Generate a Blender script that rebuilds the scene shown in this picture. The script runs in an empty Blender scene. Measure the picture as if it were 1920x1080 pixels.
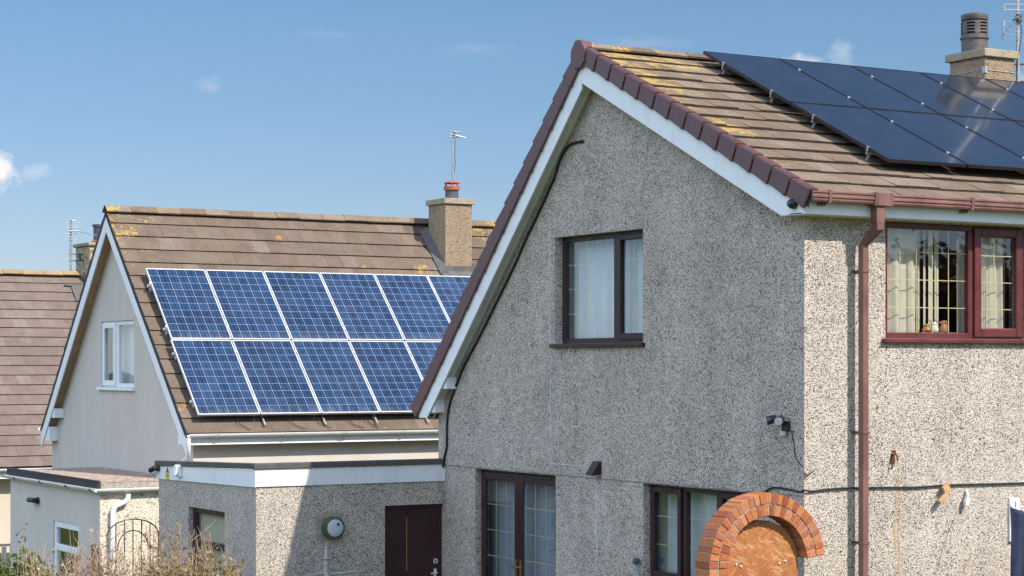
import bpy, bmesh, math, random
from mathutils import Vector, Matrix
from mathutils.geometry import tessellate_polygon
random.seed(7)
R_ = math.radians
scene = bpy.context.scene
COL = scene.collection

# ------------------------------------------------------------------ camera
# the site axes follow the houses: x runs along the eaves, y back along the gables, z up
F_PX, YH, TH, EYE = 3800.0, 686.0, R_(30.6), 3.4
CR = Vector((math.cos(TH), -math.sin(TH), 0)); CF = Vector((math.sin(TH), math.cos(TH), 0))
CAM = -((1510-960)/F_PX*20*CR + 20*CF); CAM.z = EYE
GZ = -0.4                                             # ground level

def S(u, v, ax, val):
    """site point seen at photo pixel (u, v) on the plane axis ax = val"""
    d = CR*((u-960)/F_PX) + CF + Vector((0, 0, (YH-v)/F_PX))
    return CAM + d*((val-CAM[ax])/d[ax])
def SD(u, v, Y):
    return CAM + (CR*((u-960)/F_PX) + CF + Vector((0, 0, (YH-v)/F_PX)))*Y

cam = bpy.data.cameras.new('camera'); camo = bpy.data.objects.new('camera', cam); COL.objects.link(camo)
camo.location = CAM; camo.rotation_euler = (R_(90), 0, -TH)
cam.sensor_width = 36; cam.lens = F_PX/1920*36; cam.shift_y = (YH-540)/1920
cam.clip_start = .1; cam.clip_end = 3000
scene.camera = camo

# ------------------------------------------------------------------ materials
class NT:
    def __init__(s, tree): s.t = tree
    def n(s, kind, ins=None, **attrs):
        nd = s.t.nodes.new(kind)
        for k, v in attrs.items(): setattr(nd, k, v)
        for k, v in (ins or {}).items():
            sock = nd.inputs[k]
            if isinstance(v, bpy.types.NodeSocket): s.t.links.new(v, sock)
            else: sock.default_value = v
        return nd
    def math(s, op, a, b=0.0, c=None):
        i = {0: a, 1: b}
        if c is not None: i[2] = c
        return s.n('ShaderNodeMath', i, operation=op).outputs[0]
    def mix(s, fac, a, b, blend='MIX'):
        nd = s.n('ShaderNodeMix', data_type='RGBA', blend_type=blend)
        for k, v in ((0, fac), (6, a), (7, b)):
            if isinstance(v, bpy.types.NodeSocket): s.t.links.new(v, nd.inputs[k])
            else: nd.inputs[k].default_value = v if k == 0 else (*v[:3], 1)
        return nd.outputs[2]
    def ramp(s, fac, stops, interp='LINEAR'):
        nd = s.n('ShaderNodeValToRGB', {0: fac}); cr = nd.color_ramp; cr.interpolation = interp
        while len(cr.elements) < len(stops): cr.elements.new(.5)
        for e, (p, c) in zip(cr.elements, stops):
            e.position = p; e.color = (*c, 1) if isinstance(c, tuple) else (c, c, c, 1)
        return nd.outputs[0]
    def rng(s, v, a, b, c=0.0, d=1.0):
        return s.n('ShaderNodeMapRange', {0: v, 1: a, 2: b, 3: c, 4: d}).outputs[0]
    def noise(s, vec, scale, detail=3, rough=.55):
        return s.n('ShaderNodeTexNoise', {'Vector': vec, 'Scale': scale, 'Detail': detail, 'Roughness': rough}).outputs[0]
    def vscale(s, vec, xyz):
        return s.n('ShaderNodeVectorMath', {0: vec, 1: xyz}, operation='MULTIPLY').outputs[0]
    def pos(s): return s.n('ShaderNodeNewGeometry').outputs['Position']
    def bump(s, h, strength, dist):
        return s.n('ShaderNodeBump', {'Height': h, 'Strength': strength, 'Distance': dist}).outputs[0]

def new_mat(name):
    m = bpy.data.materials.new(name); m.use_nodes = True
    m.node_tree.nodes.clear(); t = NT(m.node_tree)
    return m, t
def finish(t, color, rough=.6, normal=None, metal=0.0, spec=.5, coat=0.0, coat_rough=.05):
    p = t.n('ShaderNodeBsdfPrincipled', {'Base Color': color if isinstance(color, bpy.types.NodeSocket) else (*color, 1),
        'Roughness': rough, 'Metallic': metal, 'Specular IOR Level': spec, 'Coat Weight': coat, 'Coat Roughness': coat_rough})
    if normal is not None: t.t.links.new(normal, p.inputs['Normal'])
    o = t.n('ShaderNodeOutputMaterial'); t.t.links.new(p.outputs[0], o.inputs[0]); return p

def plain(name, col, rough=.5, metal=0.0, var=.12, scale=6, bump=0.0, spec=.5):
    m, t = new_mat(name); ps = t.pos()
    n = t.noise(ps, scale, 5); f = t.rng(n, .3, .7, 1-var, 1+var)
    c = t.mix(1.0, col, t.n('ShaderNodeCombineColor', {0: f, 1: f, 2: f}).outputs[0], 'MULTIPLY')
    nrm = t.bump(t.noise(ps, scale*12, 3), bump, .01) if bump else None
    finish(t, c, t.rng(n, .3, .7, max(rough-.08, .02), min(rough+.1, 1)), nrm, metal, spec); return m

def pebbledash(name, light, mid, dark, scale=122, dk=.185, rust=False):
    m, t = new_mat(name); ps = t.pos()
    vo = t.n('ShaderNodeTexVoronoi', {'Vector': ps, 'Scale': scale, 'Randomness': 1.0})
    rnd = t.n('ShaderNodeSeparateColor', {0: vo.outputs['Color']})
    vary = t.noise(ps, 1.7, 3)
    r = t.math('ADD', rnd.outputs[0], t.rng(vary, .3, .7, -.07, .07))
    c = t.ramp(r, [(0, dark), (dk, dark), (dk+.04, mid), (dk+.2, mid), (dk+.3, light), (1, tuple(min(1, x*1.18) for x in light))])
    tint = t.mix(t.rng(rnd.outputs[1], .5, 1, 0, .5), (1, 1, 1), (1.0, .80, .66))
    c = t.mix(1.0, c, tint, 'MULTIPLY')
    gap = t.rng(vo.outputs['Distance'], .6, .9, 1.0, .7)
    st = t.rng(t.noise(t.vscale(ps, (1.6, 1.6, .2)), 1.5, 6, .68), .30, .70, 1.07, .84)
    st2 = t.rng(t.noise(ps, 7, 4), .35, .7, 1.05, .9)
    f = t.math('MULTIPLY', t.math('MULTIPLY', gap, st), st2)
    c = t.mix(1.0, c, t.n('ShaderNodeCombineColor', {0: f, 1: f, 2: f}).outputs[0], 'MULTIPLY')
    c = t.mix(t.rng(t.noise(ps, 1.3, 7, .72), .54, .74, 0, .25), c, (.34, .27, .19))
    if rust:      # rust runs below the old iron hook
        sp = t.n('ShaderNodeSeparateXYZ', {0: ps}); wob = t.rng(t.noise(ps, 5, 3), .3, .7, -.02, .02)
        for rx, zt, ww, am in ((1.205, 2.48, .009, .8), (1.16, 2.12, .010, .6), (1.19, 2.2, .07, .16)):
            d = t.math('ABSOLUTE', t.math('SUBTRACT', t.math('ADD', sp.outputs[0], wob), rx))
            k = t.math('MULTIPLY', t.rng(d, ww*.3, ww, am, 0), t.math('LESS_THAN', sp.outputs[2], zt))
            k = t.math('MULTIPLY', k, t.math('LESS_THAN', sp.outputs[1], .05)); c = t.mix(k, c, (.42, .24, .07))
    h = t.math('SUBTRACT', 1.0, vo.outputs['Distance'])
    finish(t, c, .85, t.bump(h, .8, .012), spec=.3); return m

def render_coat(name, col, stain=(.8, .72, .6)):
    m, t = new_mat(name); ps = t.pos()
    n1 = t.noise(t.vscale(ps, (1, 1, .35)), 1.6, 6, .6); n2 = t.noise(ps, 9, 5, .6)
    c = t.mix(t.rng(n1, .4, .75, 0, .55), col, tuple(a*b for a, b in zip(col, stain)))
    c = t.mix(t.rng(n2, .45, .75, 0, .3), c, tuple(x*.78 for x in col))
    finish(t, c, .9, t.bump(t.noise(ps, 70, 3), .35, .008), spec=.2); return m

def tile_mat(name, cols, lichen=None, spots=.5, mossy=.5):
    """lichen: (centre, radius) of the part of the roof it has grown on"""
    m, t = new_mat(name); g = t.n('ShaderNodeNewGeometry'); ps = g.outputs['Position']; ri = g.outputs['Random Per Island']
    c = t.ramp(ri, [(0, cols[0]), (.35, cols[1]), (.8, cols[2]), (1, cols[3])])
    n = t.noise(ps, 3.2, 6, .65)
    f = t.rng(n, .28, .72, .80, 1.16)
    c = t.mix(1.0, c, t.n('ShaderNodeCombineColor', {0: f, 1: f, 2: f}).outputs[0], 'MULTIPLY')
    fine = t.noise(ps, 55, 4, .7); ff = t.rng(fine, .3, .7, .72, 1.22)
    c = t.mix(1.0, c, t.n('ShaderNodeCombineColor', {0: ff, 1: ff, 2: ff}).outputs[0], 'MULTIPLY')
    mo = t.math('MULTIPLY', t.rng(t.noise(ps, 5.5, 5, .7), .55, .72), mossy)
    c = t.mix(mo, c, (.12, .10, .055))
    # pale round spots
    vo = t.n('ShaderNodeTexVoronoi', {'Vector': ps, 'Scale': 7.0})
    sp = t.math('MULTIPLY', t.rng(vo.outputs['Distance'], .05, .09, 1, 0),
                t.math('GREATER_THAN', t.n('ShaderNodeSeparateColor', {0: vo.outputs['Color']}).outputs[0], .82))
    c = t.mix(t.math('MULTIPLY', sp, spots), c, (.55, .52, .46))
    # a few orange rosettes anywhere
    vo2 = t.n('ShaderNodeTexVoronoi', {'Vector': ps, 'Scale': 2.1})
    so = t.math('MULTIPLY', t.rng(vo2.outputs['Distance'], .09, .15, 1, 0),
                t.math('GREATER_THAN', t.n('ShaderNodeSeparateColor', {0: vo2.outputs['Color']}).outputs[1], .82))
    so = t.math('MULTIPLY', so, t.rng(t.noise(ps, 30, 3), .4, .55))
    c = t.mix(so, c, (.5, .23, .03))
    for cen, rad, amt in (lichen or []):
        d = t.n('ShaderNodeVectorMath', {0: ps, 1: cen}, operation='DISTANCE').outputs['Value']
        fall = t.rng(d, 0, rad, amt, -.12)
        nn = t.math('ADD', t.math('MULTIPLY', t.noise(ps, 4.5, 3), .45), t.math('MULTIPLY', t.noise(ps, 19, 7, .75), .55))
        k = t.rng(t.math('ADD', nn, fall), .585, .64)
        lc = t.ramp(t.noise(ps, 23, 4), [(.3, (.36, .27, .17)), (.5, (.43, .28, .07)), (.62, (.50, .31, .045)), (.75, (.46, .43, .36))])
        c = t.mix(t.math('MULTIPLY', k, .85), c, lc)
    finish(t, c, .92, t.bump(fine, .7, .012), spec=.2); return m

M = {}
M['dash'] = pebbledash('pebbledash_grey', (.70, .625, .545), (.50, .44, .385), (.055, .049, .047), rust=True)
M['dash_chimney'] = pebbledash('roughcast_chimney', (.345, .26, .18), (.30, .225, .155), (.16, .12, .08), 60, .08)
M['dash_lichen'] = pebbledash('roughcast_old', (.42, .36, .26), (.30, .26, .12), (.12, .10, .06), 22, .12)
M['cream_dash'] = pebbledash('cream_dash', (.70, .63, .52), (.62, .56, .46), (.30, .26, .2), 40, .05)
M['render'] = render_coat('cream_render', (.60, .55, .495), (.86, .80, .72))
M['render_lit'] = render_coat('pale_render', (.64, .56, .46))
M['tile_main'] = tile_mat('brown_concrete_tile', [(.175, .128, .094), (.195, .143, .105), (.215, .159, .118), (.23, .182, .143)],
                          [(Vector((-.1, 3.6, 7.0)), 2.3, .17), (Vector((-.2, 2.2, 6.3)), 1.3, .17), (Vector((.9, 3.5, 6.95)), 1.1, .15), (Vector((.0, 2.8, 6.6)), 1.2, .16), (Vector((.1, 1.4, 5.95)), .9, .135), (Vector((-.1, .5, 5.5)), .8, .11)], .4, .5)
M['tile_left'] = tile_mat('brown_slate_tile', [(.150, .113, .087), (.165, .124, .096), (.178, .134, .104), (.20, .16, .13)],
                          [(Vector((-1.0, 17.2, 5.7)), 1.5, .135), (Vector((6.4, 17.5, 6.0)), 1.3, .14), (Vector((4.6, 16.6, 5.2)), .5, .14)], .8, .2)
M['tile_far'] = tile_mat('pinkish_tile', [(.178, .136, .117), (.188, .144, .124), (.197, .151, .131), (.212, .17, .15)], None, .12, .08)
M['ridge_main'] = tile_mat('grey_ridge_tile', [(.15, .12, .09), (.19, .15, .12), (.22, .17, .13), (.2, .17, .14)], [(Vector((0, 3.8, 7.1)), 2.5, .1)], .5)
M['ridge_left'] = tile_mat('brown_ridge_tile', [(.19, .13, .09), (.22, .16, .11), (.24, .18, .13), (.25, .19, .14)], [(Vector((-1, 17.6, 6.1)), 1.6, .13), (Vector((6.8, 17.6, 6.1)), 1.2, .13)], .6)
M['ridge_far'] = tile_mat('buff_ridge_tile', [(.26, .17, .10), (.30, .21, .12), (.34, .24, .14), (.3, .24, .17)], [(Vector((2, 29, 5.5)), 3, .08)], .6)
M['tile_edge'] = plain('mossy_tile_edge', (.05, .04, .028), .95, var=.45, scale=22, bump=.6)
M['felt'] = plain('bitumen_felt', (.035, .034, .033), .9, var=.3, bump=.4)
M['felt_grey'] = plain('grey_mineral_felt', (.10, .095, .088), .95, var=.25, scale=14, bump=.5)
M['verge'] = plain('maroon_verge_plastic', (.125, .058, .058), .42, var=.16, scale=4)
def boards():
    m, t = new_mat('weathered_white_upvc'); ps = t.pos()
    g = t.rng(t.noise(t.vscale(ps, (2, 2, .7)), 2.2, 6, .65), .5, .75, 0, .5)
    c = t.mix(g, (.82, .83, .84), (.60, .62, .58)); c = t.mix(t.rng(t.noise(ps, 21, 6, .7), .56, .72, 0, .3), c, (.5, .50, .44))
    finish(t, c, .38); return m
M['upvc'] = boards()
M['upvc_dirty'] = plain('weathered_white_plastic', (.66, .64, .60), .45, var=.12, scale=4)
M['soffit_wood'] = plain('varnished_soffit', (.36, .24, .15), .7, var=.2)
M['brown_pipe'] = plain('brown_rainwater_plastic', (.185, .09, .076), .4, var=.28, scale=3)
M['rosewood'] = plain('rosewood_frame', (.112, .023, .023), .38, var=.2, scale=5)
M['shaded_wood'] = plain('shaded_brown_frame', (.032, .0105, .0115), .40, var=.2, scale=5)  # rosewood frames again, with the gable's shade painted into the colour
M['door_brown'] = plain('dark_brown_door', (.034, .011, .010), .5, var=.25, scale=5)
M['gold'] = plain('gold_lead_strip', (.72, .60, .34), .4, var=.05)
M['brass'] = plain('brass', (.55, .38, .12), .3, metal=.9)
M['black_plastic'] = plain('black_plastic', (.018, .018, .02), .45, var=.1)
M['cable'] = plain('black_cable', (.014, .013, .013), .55)
M['white_cable'] = plain('white_cable', (.72, .74, .76), .5)
M['galv'] = plain('galvanised_steel', (.42, .43, .44), .45, metal=.6, var=.15, scale=12)
M['alu'] = plain('aluminium', (.78, .78, .78), .35, metal=.35, var=.05)
M['lead'] = plain('lead_flashing', (.11, .105, .10), .7, metal=.1, var=.25, scale=8)
M['clay'] = plain('red_clay', (.42, .11, .07), .75, var=.25, scale=14, bump=.3)
M['pot_dark'] = plain('dark_blue_grey_pot', (.075, .078, .095), .55, var=.2, scale=9)
M['pot_brown'] = plain('weathered_brown_cowl', (.115, .10, .093), .5, var=.3, scale=11)
M['concrete'] = tile_mat('weathered_concrete', [(.30, .25, .17), (.34, .28, .20), (.38, .31, .22), (.33, .28, .2)], None, .5, 1.0)
M['screed'] = plain('lime_mortar', (.34, .30, .25), .95, var=.35, scale=14, bump=.6)
M['iron'] = plain('wrought_iron', (.06, .022, .028), .5)
M['rust'] = plain('rusty_iron', (.16, .055, .02), .9, var=.4, scale=40)
M['stone_grey'] = plain('grey_cast_stone', (.38, .37, .36), .8, var=.25, scale=20, bump=.4)
M['green_rim'] = plain('green_bulkhead_rim', (.075, .10, .04), .5, var=.3, scale=12)
M['opal'] = plain('opal_diffuser', (.50, .53, .56), .35, var=.1)
M['curtain'] = plain('cream_curtain', (.66, .58, .46), .9, var=.08)
M['net'] = plain('white_net_curtain', (.70, .76, .82), .9, var=.06)
M['net_grey'] = plain('grey_net_curtain', (.30, .35, .40), .9, var=.1)
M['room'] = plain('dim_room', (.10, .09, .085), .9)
M['navy'] = plain('navy_cloth', (.017, .026, .065), .8, var=.35, scale=9, bump=.3)
M['pine'] = plain('weathered_pine', (.50, .30, .14), .8, var=.2, scale=25)
M['bin'] = plain('dark_blue_plastic', (.05, .05, .075), .5)
M['blue_tap'] = plain('blue_grey_cap', (.05, .09, .13), .4)
M['china'] = plain('white_china', (.75, .74, .72), .25)
M['terra'] = plain('orange_china', (.48, .22, .09), .4)
M['yellow'] = plain('yellow_label', (.75, .55, .03), .5)
M['redlab'] = plain('red_label', (.55, .05, .03), .5)
M['bark'] = plain('dead_twig', (.40, .29, .20), .9, var=.3, scale=30)
M['redtwig'] = plain('reddish_twig', (.38, .25, .185), .8, var=.3, scale=30)
M['trunk'] = plain('tree_bark', (.10, .075, .055), .95, var=.3, scale=9, bump=.6)

def leaf_mat(name, cols, trans=.25):
    m, t = new_mat(name); ri = t.n('ShaderNodeNewGeometry').outputs['Random Per Island']
    c = t.ramp(ri, [(0, cols[0]), (.5, cols[1]), (1, cols[2])])
    p = t.n('ShaderNodeBsdfPrincipled', {'Base Color': c, 'Roughness': .6, 'Specular IOR Level': .3})
    tr = t.n('ShaderNodeBsdfTranslucent', {'Color': c})
    mx = t.n('ShaderNodeMixShader', {0: trans, 1: p.outputs[0], 2: tr.outputs[0]})
    o = t.n('ShaderNodeOutputMaterial', {0: mx.outputs[0]}); return m
M['leaf'] = leaf_mat('shrub_leaf', [(.20, .17, .05), (.32, .25, .09), (.40, .31, .15)])
M['dry'] = leaf_mat('dry_leaf', [(.34, .24, .14), (.44, .33, .20), (.52, .40, .26)])
M['green'] = leaf_mat('green_leaf', [(.05, .09, .015), (.09, .13, .025), (.16, .18, .03)])
M['copper'] = leaf_mat('copper_beech_leaf', [(.05, .018, .015), (.10, .03, .02), (.15, .06, .03)])

def glass_mat(name, tint, refl):
    m, t = new_mat(name)
    fc = t.n('ShaderNodeLayerWeight', {'Blend': .5}).outputs['Facing']
    k = t.math('ADD', t.math('MULTIPLY', t.math('POWER', fc, 4.0), .85), refl)
    nz = t.bump(t.noise(t.pos(), 1.3, 2), .035, .05)
    gl = t.n('ShaderNodeBsdfGlossy', {'Color': (.95, .97, 1, 1), 'Roughness': .015, 'Normal': nz})
    tr = t.n('ShaderNodeBsdfTransparent', {'Color': (*tint, 1)})
    mx = t.n('ShaderNodeMixShader', {0: k, 1: tr.outputs[0], 2: gl.outputs[0]})
    t.n('ShaderNodeOutputMaterial', {0: mx.outputs[0]}); return m
M['glass'] = glass_mat('window_glass', (.93, .95, .95), .07)

def pv_poly():
    m, t = new_mat('blue_poly_cells')
    uv = t.n('ShaderNodeUVMap').outputs[0]; sx = t.n('ShaderNodeSeparateXYZ', {0: uv})
    oi = t.n('ShaderNodeObjectInfo').outputs['Random']
    U = t.math('MULTIPLY', sx.outputs[0], 6.0); V = t.math('MULTIPLY', sx.outputs[1], 10.0)
    fu = t.math('FRACT', U); fv = t.math('FRACT', V)
    du = t.math('ABSOLUTE', t.math('SUBTRACT', fu, .5)); dv = t.math('ABSOLUTE', t.math('SUBTRACT', fv, .5))
    line = t.math('MAXIMUM', t.math('GREATER_THAN', du, .487), t.math('GREATER_THAN', dv, .489))
    bus = t.math('LESS_THAN', t.math('ABSOLUTE', t.math('SUBTRACT', du, .21)), .012)
    cell = t.n('ShaderNodeCombineXYZ', {0: t.math('FLOOR', U), 1: t.math('FLOOR', V), 2: t.math('MULTIPLY', oi, 91.0)}).outputs[0]
    wn = t.n('ShaderNodeTexWhiteNoise', {'Vector': cell}).outputs['Value']
    gr = t.n('ShaderNodeTexVoronoi', {'Vector': t.n('ShaderNodeCombineXYZ', {0: U, 1: V, 2: oi}).outputs[0], 'Scale': 7.0})
    gv = t.n('ShaderNodeSeparateColor', {0: gr.outputs['Color']}).outputs[0]
    k = t.math('ADD', t.math('MULTIPLY', wn, .62), t.math('MULTIPLY', gv, .38))
    k = t.math('ADD', k, t.math('MULTIPLY', t.math('SUBTRACT', oi, .5), .18))
    c = t.ramp(k, [(.0, (.006, .019, .060)), (.5, (.010, .034, .092)), (1.0, (.017, .054, .135))])
    c = t.mix(t.math('MULTIPLY', bus, .25), c, (.42, .46, .52))
    c = t.mix(t.math('MULTIPLY', line, .85), c, (.52, .57, .66))
    d = t.noise(t.pos(), 2.2, 5); c = t.mix(t.rng(d, .45, .8, 0, .05), c, (.30, .33, .36))
    c = t.mix(t.math('MULTIPLY', t.rng(sx.outputs[1], .10, .0, 0, .22), t.rng(t.noise(t.vscale(t.pos(), (1, .2, .2)), 14, 4), .35, .65)), c, (.34, .33, .31))
    finish(t, c, .75, None, 0, .1, 1.0, .03); return m
M['pv_poly'] = pv_poly()
def pv_mono():
    m, t = new_mat('black_mono_cells'); ps = t.pos()
    uv = t.n('ShaderNodeUVMap').outputs[0]; sx = t.n('ShaderNodeSeparateXYZ', {0: uv})
    fu = t.math('ABSOLUTE', t.math('SUBTRACT', t.math('FRACT', t.math('MULTIPLY', sx.outputs[0], 6.0)), .5))
    fv = t.math('ABSOLUTE', t.math('SUBTRACT', t.math('FRACT', t.math('MULTIPLY', sx.outputs[1], 20.0)), .5))
    ln = t.math('MAXIMUM', t.math('GREATER_THAN', fu, .485), t.math('GREATER_THAN', fv, .475))
    c = t.mix(t.math('MULTIPLY', ln, .5), (.012, .018, .036), (.035, .045, .06))
    c = t.mix(t.rng(t.noise(ps, 3, 6, .6), .45, .8, 0, .06), c, (.25, .25, .25))
    finish(t, c, .35, None, 0, .5, 1.0, .09); return m
M['pv_mono'] = pv_mono()
M['frame_silver'] = plain('silver_panel_frame', (.62, .62, .63), .35, metal=.25, var=.04)
M['frame_black'] = plain('black_panel_frame', (.014, .014, .017), .4)

def osb():
    m, t = new_mat('oriented_strand_board'); ps0 = t.pos()
    wv = t.n('ShaderNodeTexNoise', {'Vector': ps0, 'Scale': 9.0, 'Detail': 4.0}).outputs['Color']
    ps = t.n('ShaderNodeVectorMath', {0: wv, 1: (.10, .10, .10), 2: ps0}, operation='MULTIPLY_ADD').outputs[0]
    r1 = t.n('ShaderNodeVectorRotate', {'Vector': ps, 'Angle': .7, 'Axis': (0, 1, 0)}).outputs[0]
    r2 = t.n('ShaderNodeVectorRotate', {'Vector': ps, 'Angle': -.45, 'Axis': (0, 1, 0)}).outputs[0]
    f1 = t.noise(t.vscale(r1, (7, 7, 75)), 1.0, 5, .6); f2 = t.noise(t.vscale(r2, (9, 9, 95)), 1.0, 5, .6)
    pick = t.rng(t.noise(ps0, 8, 3), .45, .55)
    k = t.math('ADD', t.math('MULTIPLY', f1, t.math('SUBTRACT', 1.0, pick)), t.math('MULTIPLY', f2, pick))
    c = t.ramp(k, [(.28, (.20, .06, .018)), (.45, (.36, .125, .035)), (.58, (.45, .18, .055)), (.72, (.56, .31, .14))])
    c = t.mix(t.rng(t.noise(ps0, 4.5, 6, .7), .47, .66, 0, .75), c, (.25, .075, .022))
    v = t.n('ShaderNodeTexVoronoi', {'Vector': t.vscale(r2, (9, 20, 55)), 'Scale': 1.0})
    fl = t.math('GREATER_THAN', t.n('ShaderNodeSeparateColor', {0: v.outputs['Color']}).outputs[0], .88)
    c = t.mix(t.math('MULTIPLY', fl, .38), c, (.62, .40, .22))
    finish(t, c, .7, t.bump(k, .4, .004)); return m
M['osb'] = osb()
def brick():
    m, t = new_mat('orange_brick'); g = t.n('ShaderNodeNewGeometry'); ps = g.outputs['Position']
    c = t.ramp(g.outputs['Random Per Island'], [(0, (.27, .075, .033)), (.25, (.39, .12, .045)), (.55, (.46, .165, .062)), (.8, (.49, .20, .09)), (1, (.35, .12, .07))])
    n = t.noise(ps, 45, 5, .7); f = t.rng(n, .3, .7, .68, 1.25)
    c = t.mix(1.0, c, t.n('ShaderNodeCombineColor', {0: f, 1: f, 2: f}).outputs[0], 'MULTIPLY')
    c = t.mix(t.rng(t.noise(ps, 16, 5, .7), .58, .74, 0, .55), c, (.50, .38, .28)); c = t.mix(t.rng(t.noise(ps, 7, 6, .7), .58, .74, 0, .5), c, (.12, .05, .03))
    finish(t, c, .9, t.bump(n, .8, .006), spec=.2); return m
M['brick'] = brick()
def chippings():
    m, t = new_mat('roof_chippings'); ps = t.pos()
    vo = t.n('ShaderNodeTexVoronoi', {'Vector': ps, 'Scale': 38.0}); r = t.n('ShaderNodeSeparateColor', {0: vo.outputs['Color']}).outputs[0]
    c = t.ramp(r, [(0, (.20, .13, .10)), (.3, (.36, .25, .19)), (.7, (.46, .35, .27)), (1, (.62, .54, .46))])
    finish(t, c, .95, t.bump(vo.outputs['Distance'], .9, .02), spec=.2); return m
M['chip'] = chippings()
def grass():
    m, t = new_mat('rough_lawn'); ps = t.pos()
    c = t.ramp(t.noise(ps, .7, 8, .7), [(.3, (.035, .055, .012)), (.5, (.075, .095, .022)), (.7, (.16, .14, .05))])
    f = t.rng(t.noise(ps, 26, 5, .7), .3, .7, .6, 1.3)
    c = t.mix(1.0, c, t.n('ShaderNodeCombineColor', {0: f, 1: f, 2: f}).outputs[0], 'MULTIPLY')
    finish(t, c, .95, t.bump(t.noise(ps, 30, 4), .8, .05), spec=.1); return m
M['grass'] = grass()

# ------------------------------------------------------------------ mesh helpers
ORG = {}
class MB:
    def __init__(s): s.bm = bmesh.new()
    def poly(s, pts):
        vs = [s.bm.verts.new(Vector(p)) for p in pts]; return s.bm.faces.new(vs)
    def hexa(s, p):
        v = [s.bm.verts.new(Vector(q)) for q in p]
        for f in ((0, 3, 2, 1), (4, 5, 6, 7), (0, 1, 5, 4), (1, 2, 6, 5), (2, 3, 7, 6), (3, 0, 4, 7)):
            s.bm.faces.new([v[i] for i in f])
        return s
    def box(s, x0, x1, y0, y1, z0, z1):
        return s.hexa([(x0, y0, z0), (x1, y0, z0), (x1, y1, z0), (x0, y1, z0), (x0, y0, z1), (x1, y0, z1), (x1, y1, z1), (x0, y1, z1)])
    def obox(s, c, ax, ay, az):
        """box centred at c with half-axis vectors"""
        c = Vector(c); ax, ay, az = Vector(ax), Vector(ay), Vector(az)
        return s.hexa([c-ax-ay-az, c+ax-ay-az, c+ax+ay-az, c-ax+ay-az, c-ax-ay+az, c+ax-ay+az, c+ax+ay+az, c-ax+ay+az])
    def prism(s, pts, d):
        """polygon (3-D points) extruded by vector d"""
        d = Vector(d); a = [s.bm.verts.new(Vector(p)) for p in pts]; b = [s.bm.verts.new(Vector(p)+d) for p in pts]
        s.bm.faces.new(a[::-1]); s.bm.faces.new(b); n = len(a)
        for i in range(n): s.bm.faces.new([a[i], a[(i+1) % n], b[(i+1) % n], b[i]])
        return s
    def tube(s, path, r, n=8, r2=None, cap=True):
        path = [Vector(p) for p in path]; rings = []; m = len(path)
        t0 = (path[1]-path[0]).normalized(); up = Vector((0, 0, 1)) if abs(t0.z) < .9 else Vector((1, 0, 0))
        nx = t0.cross(up).normalized()
        for i, p in enumerate(path):
            t = ((path[min(i+1, m-1)]-path[i]).normalized() + (path[i]-path[max(i-1, 0)]).normalized())
            t = t.normalized() if t.length > 1e-6 else t0
            nx = (nx - t*nx.dot(t)).normalized(); ny = t.cross(nx)
            rr = r if r2 is None else r + (r2-r)*i/(m-1)
            rings.append([s.bm.verts.new(p + (nx*math.cos(2*math.pi*k/n) + ny*math.sin(2*math.pi*k/n))*rr) for k in range(n)])
        for a, b in zip(rings, rings[1:]):
            for k in range(n): s.bm.faces.new([a[k], a[(k+1) % n], b[(k+1) % n], b[k]])
        if cap and n > 2: s.bm.faces.new(rings[0][::-1]); s.bm.faces.new(rings[-1])
        return s
    def lathe(s, c, prof, n=24, axis='z'):
        c = Vector(c); A = {'z': (Vector((1, 0, 0)), Vector((0, 1, 0)), Vector((0, 0, 1))), 'y': (Vector((1, 0, 0)), Vector((0, 0, 1)), Vector((0, 1, 0))), 'x': (Vector((0, 1, 0)), Vector((0, 0, 1)), Vector((1, 0, 0)))}[axis]
        rings = [[s.bm.verts.new(c + (A[0]*math.cos(2*math.pi*k/n) + A[1]*math.sin(2*math.pi*k/n))*max(r, .0005) + A[2]*h) for k in range(n)] for r, h in prof]
        for a, b in zip(rings, rings[1:]):
            for k in range(n): s.bm.faces.new([a[k], a[(k+1) % n], b[(k+1) % n], b[k]])
        s.bm.faces.new(rings[0][::-1]); s.bm.faces.new(rings[-1]); return s
    def sheet(s, fn, nu, nv, thick=None):
        g = [[s.bm.verts.new(fn(i/nu, j/nv)) for j in range(nv+1)] for i in range(nu+1)]
        for i in range(nu):
            for j in range(nv): s.bm.faces.new([g[i][j], g[i+1][j], g[i+1][j+1], g[i][j+1]])
        return s
    def build(s, name, mat, parent=None, smooth=False, bevel=0, solid=0, org=None):
        bm = s.bm
        bmesh.ops.recalc_face_normals(bm, faces=bm.faces)
        if parent is not None: O = ORG[parent]
        elif org is not None: O = Vector(org)
        else:
            xs = [v.co for v in bm.verts]
            O = Vector(((min(v.x for v in xs)+max(v.x for v in xs))/2, (min(v.y for v in xs)+max(v.y for v in xs))/2, min(v.z for v in xs)))
        bmesh.ops.translate(bm, verts=bm.verts, vec=-O)
        me = bpy.data.meshes.new(name); bm.to_mesh(me); bm.free()
        me.materials.append(mat if not isinstance(mat, str) else M[mat])
        if smooth:
            for p in me.polygons: p.use_smooth = True
            me.set_sharp_from_angle(angle=R_(40))
        o = bpy.data.objects.new(name, me); COL.objects.link(o)
        if parent is not None: o.parent = parent
        else: o.location = O
        ORG[o] = O
        if solid:
            md = o.modifiers.new('solid', 'SOLIDIFY'); md.thickness = solid; md.offset = 0
        if bevel:
            md = o.modifiers.new('bevel', 'BEVEL'); md.width = bevel; md.segments = 2; md.limit_method = 'ANGLE'
        return o

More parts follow.
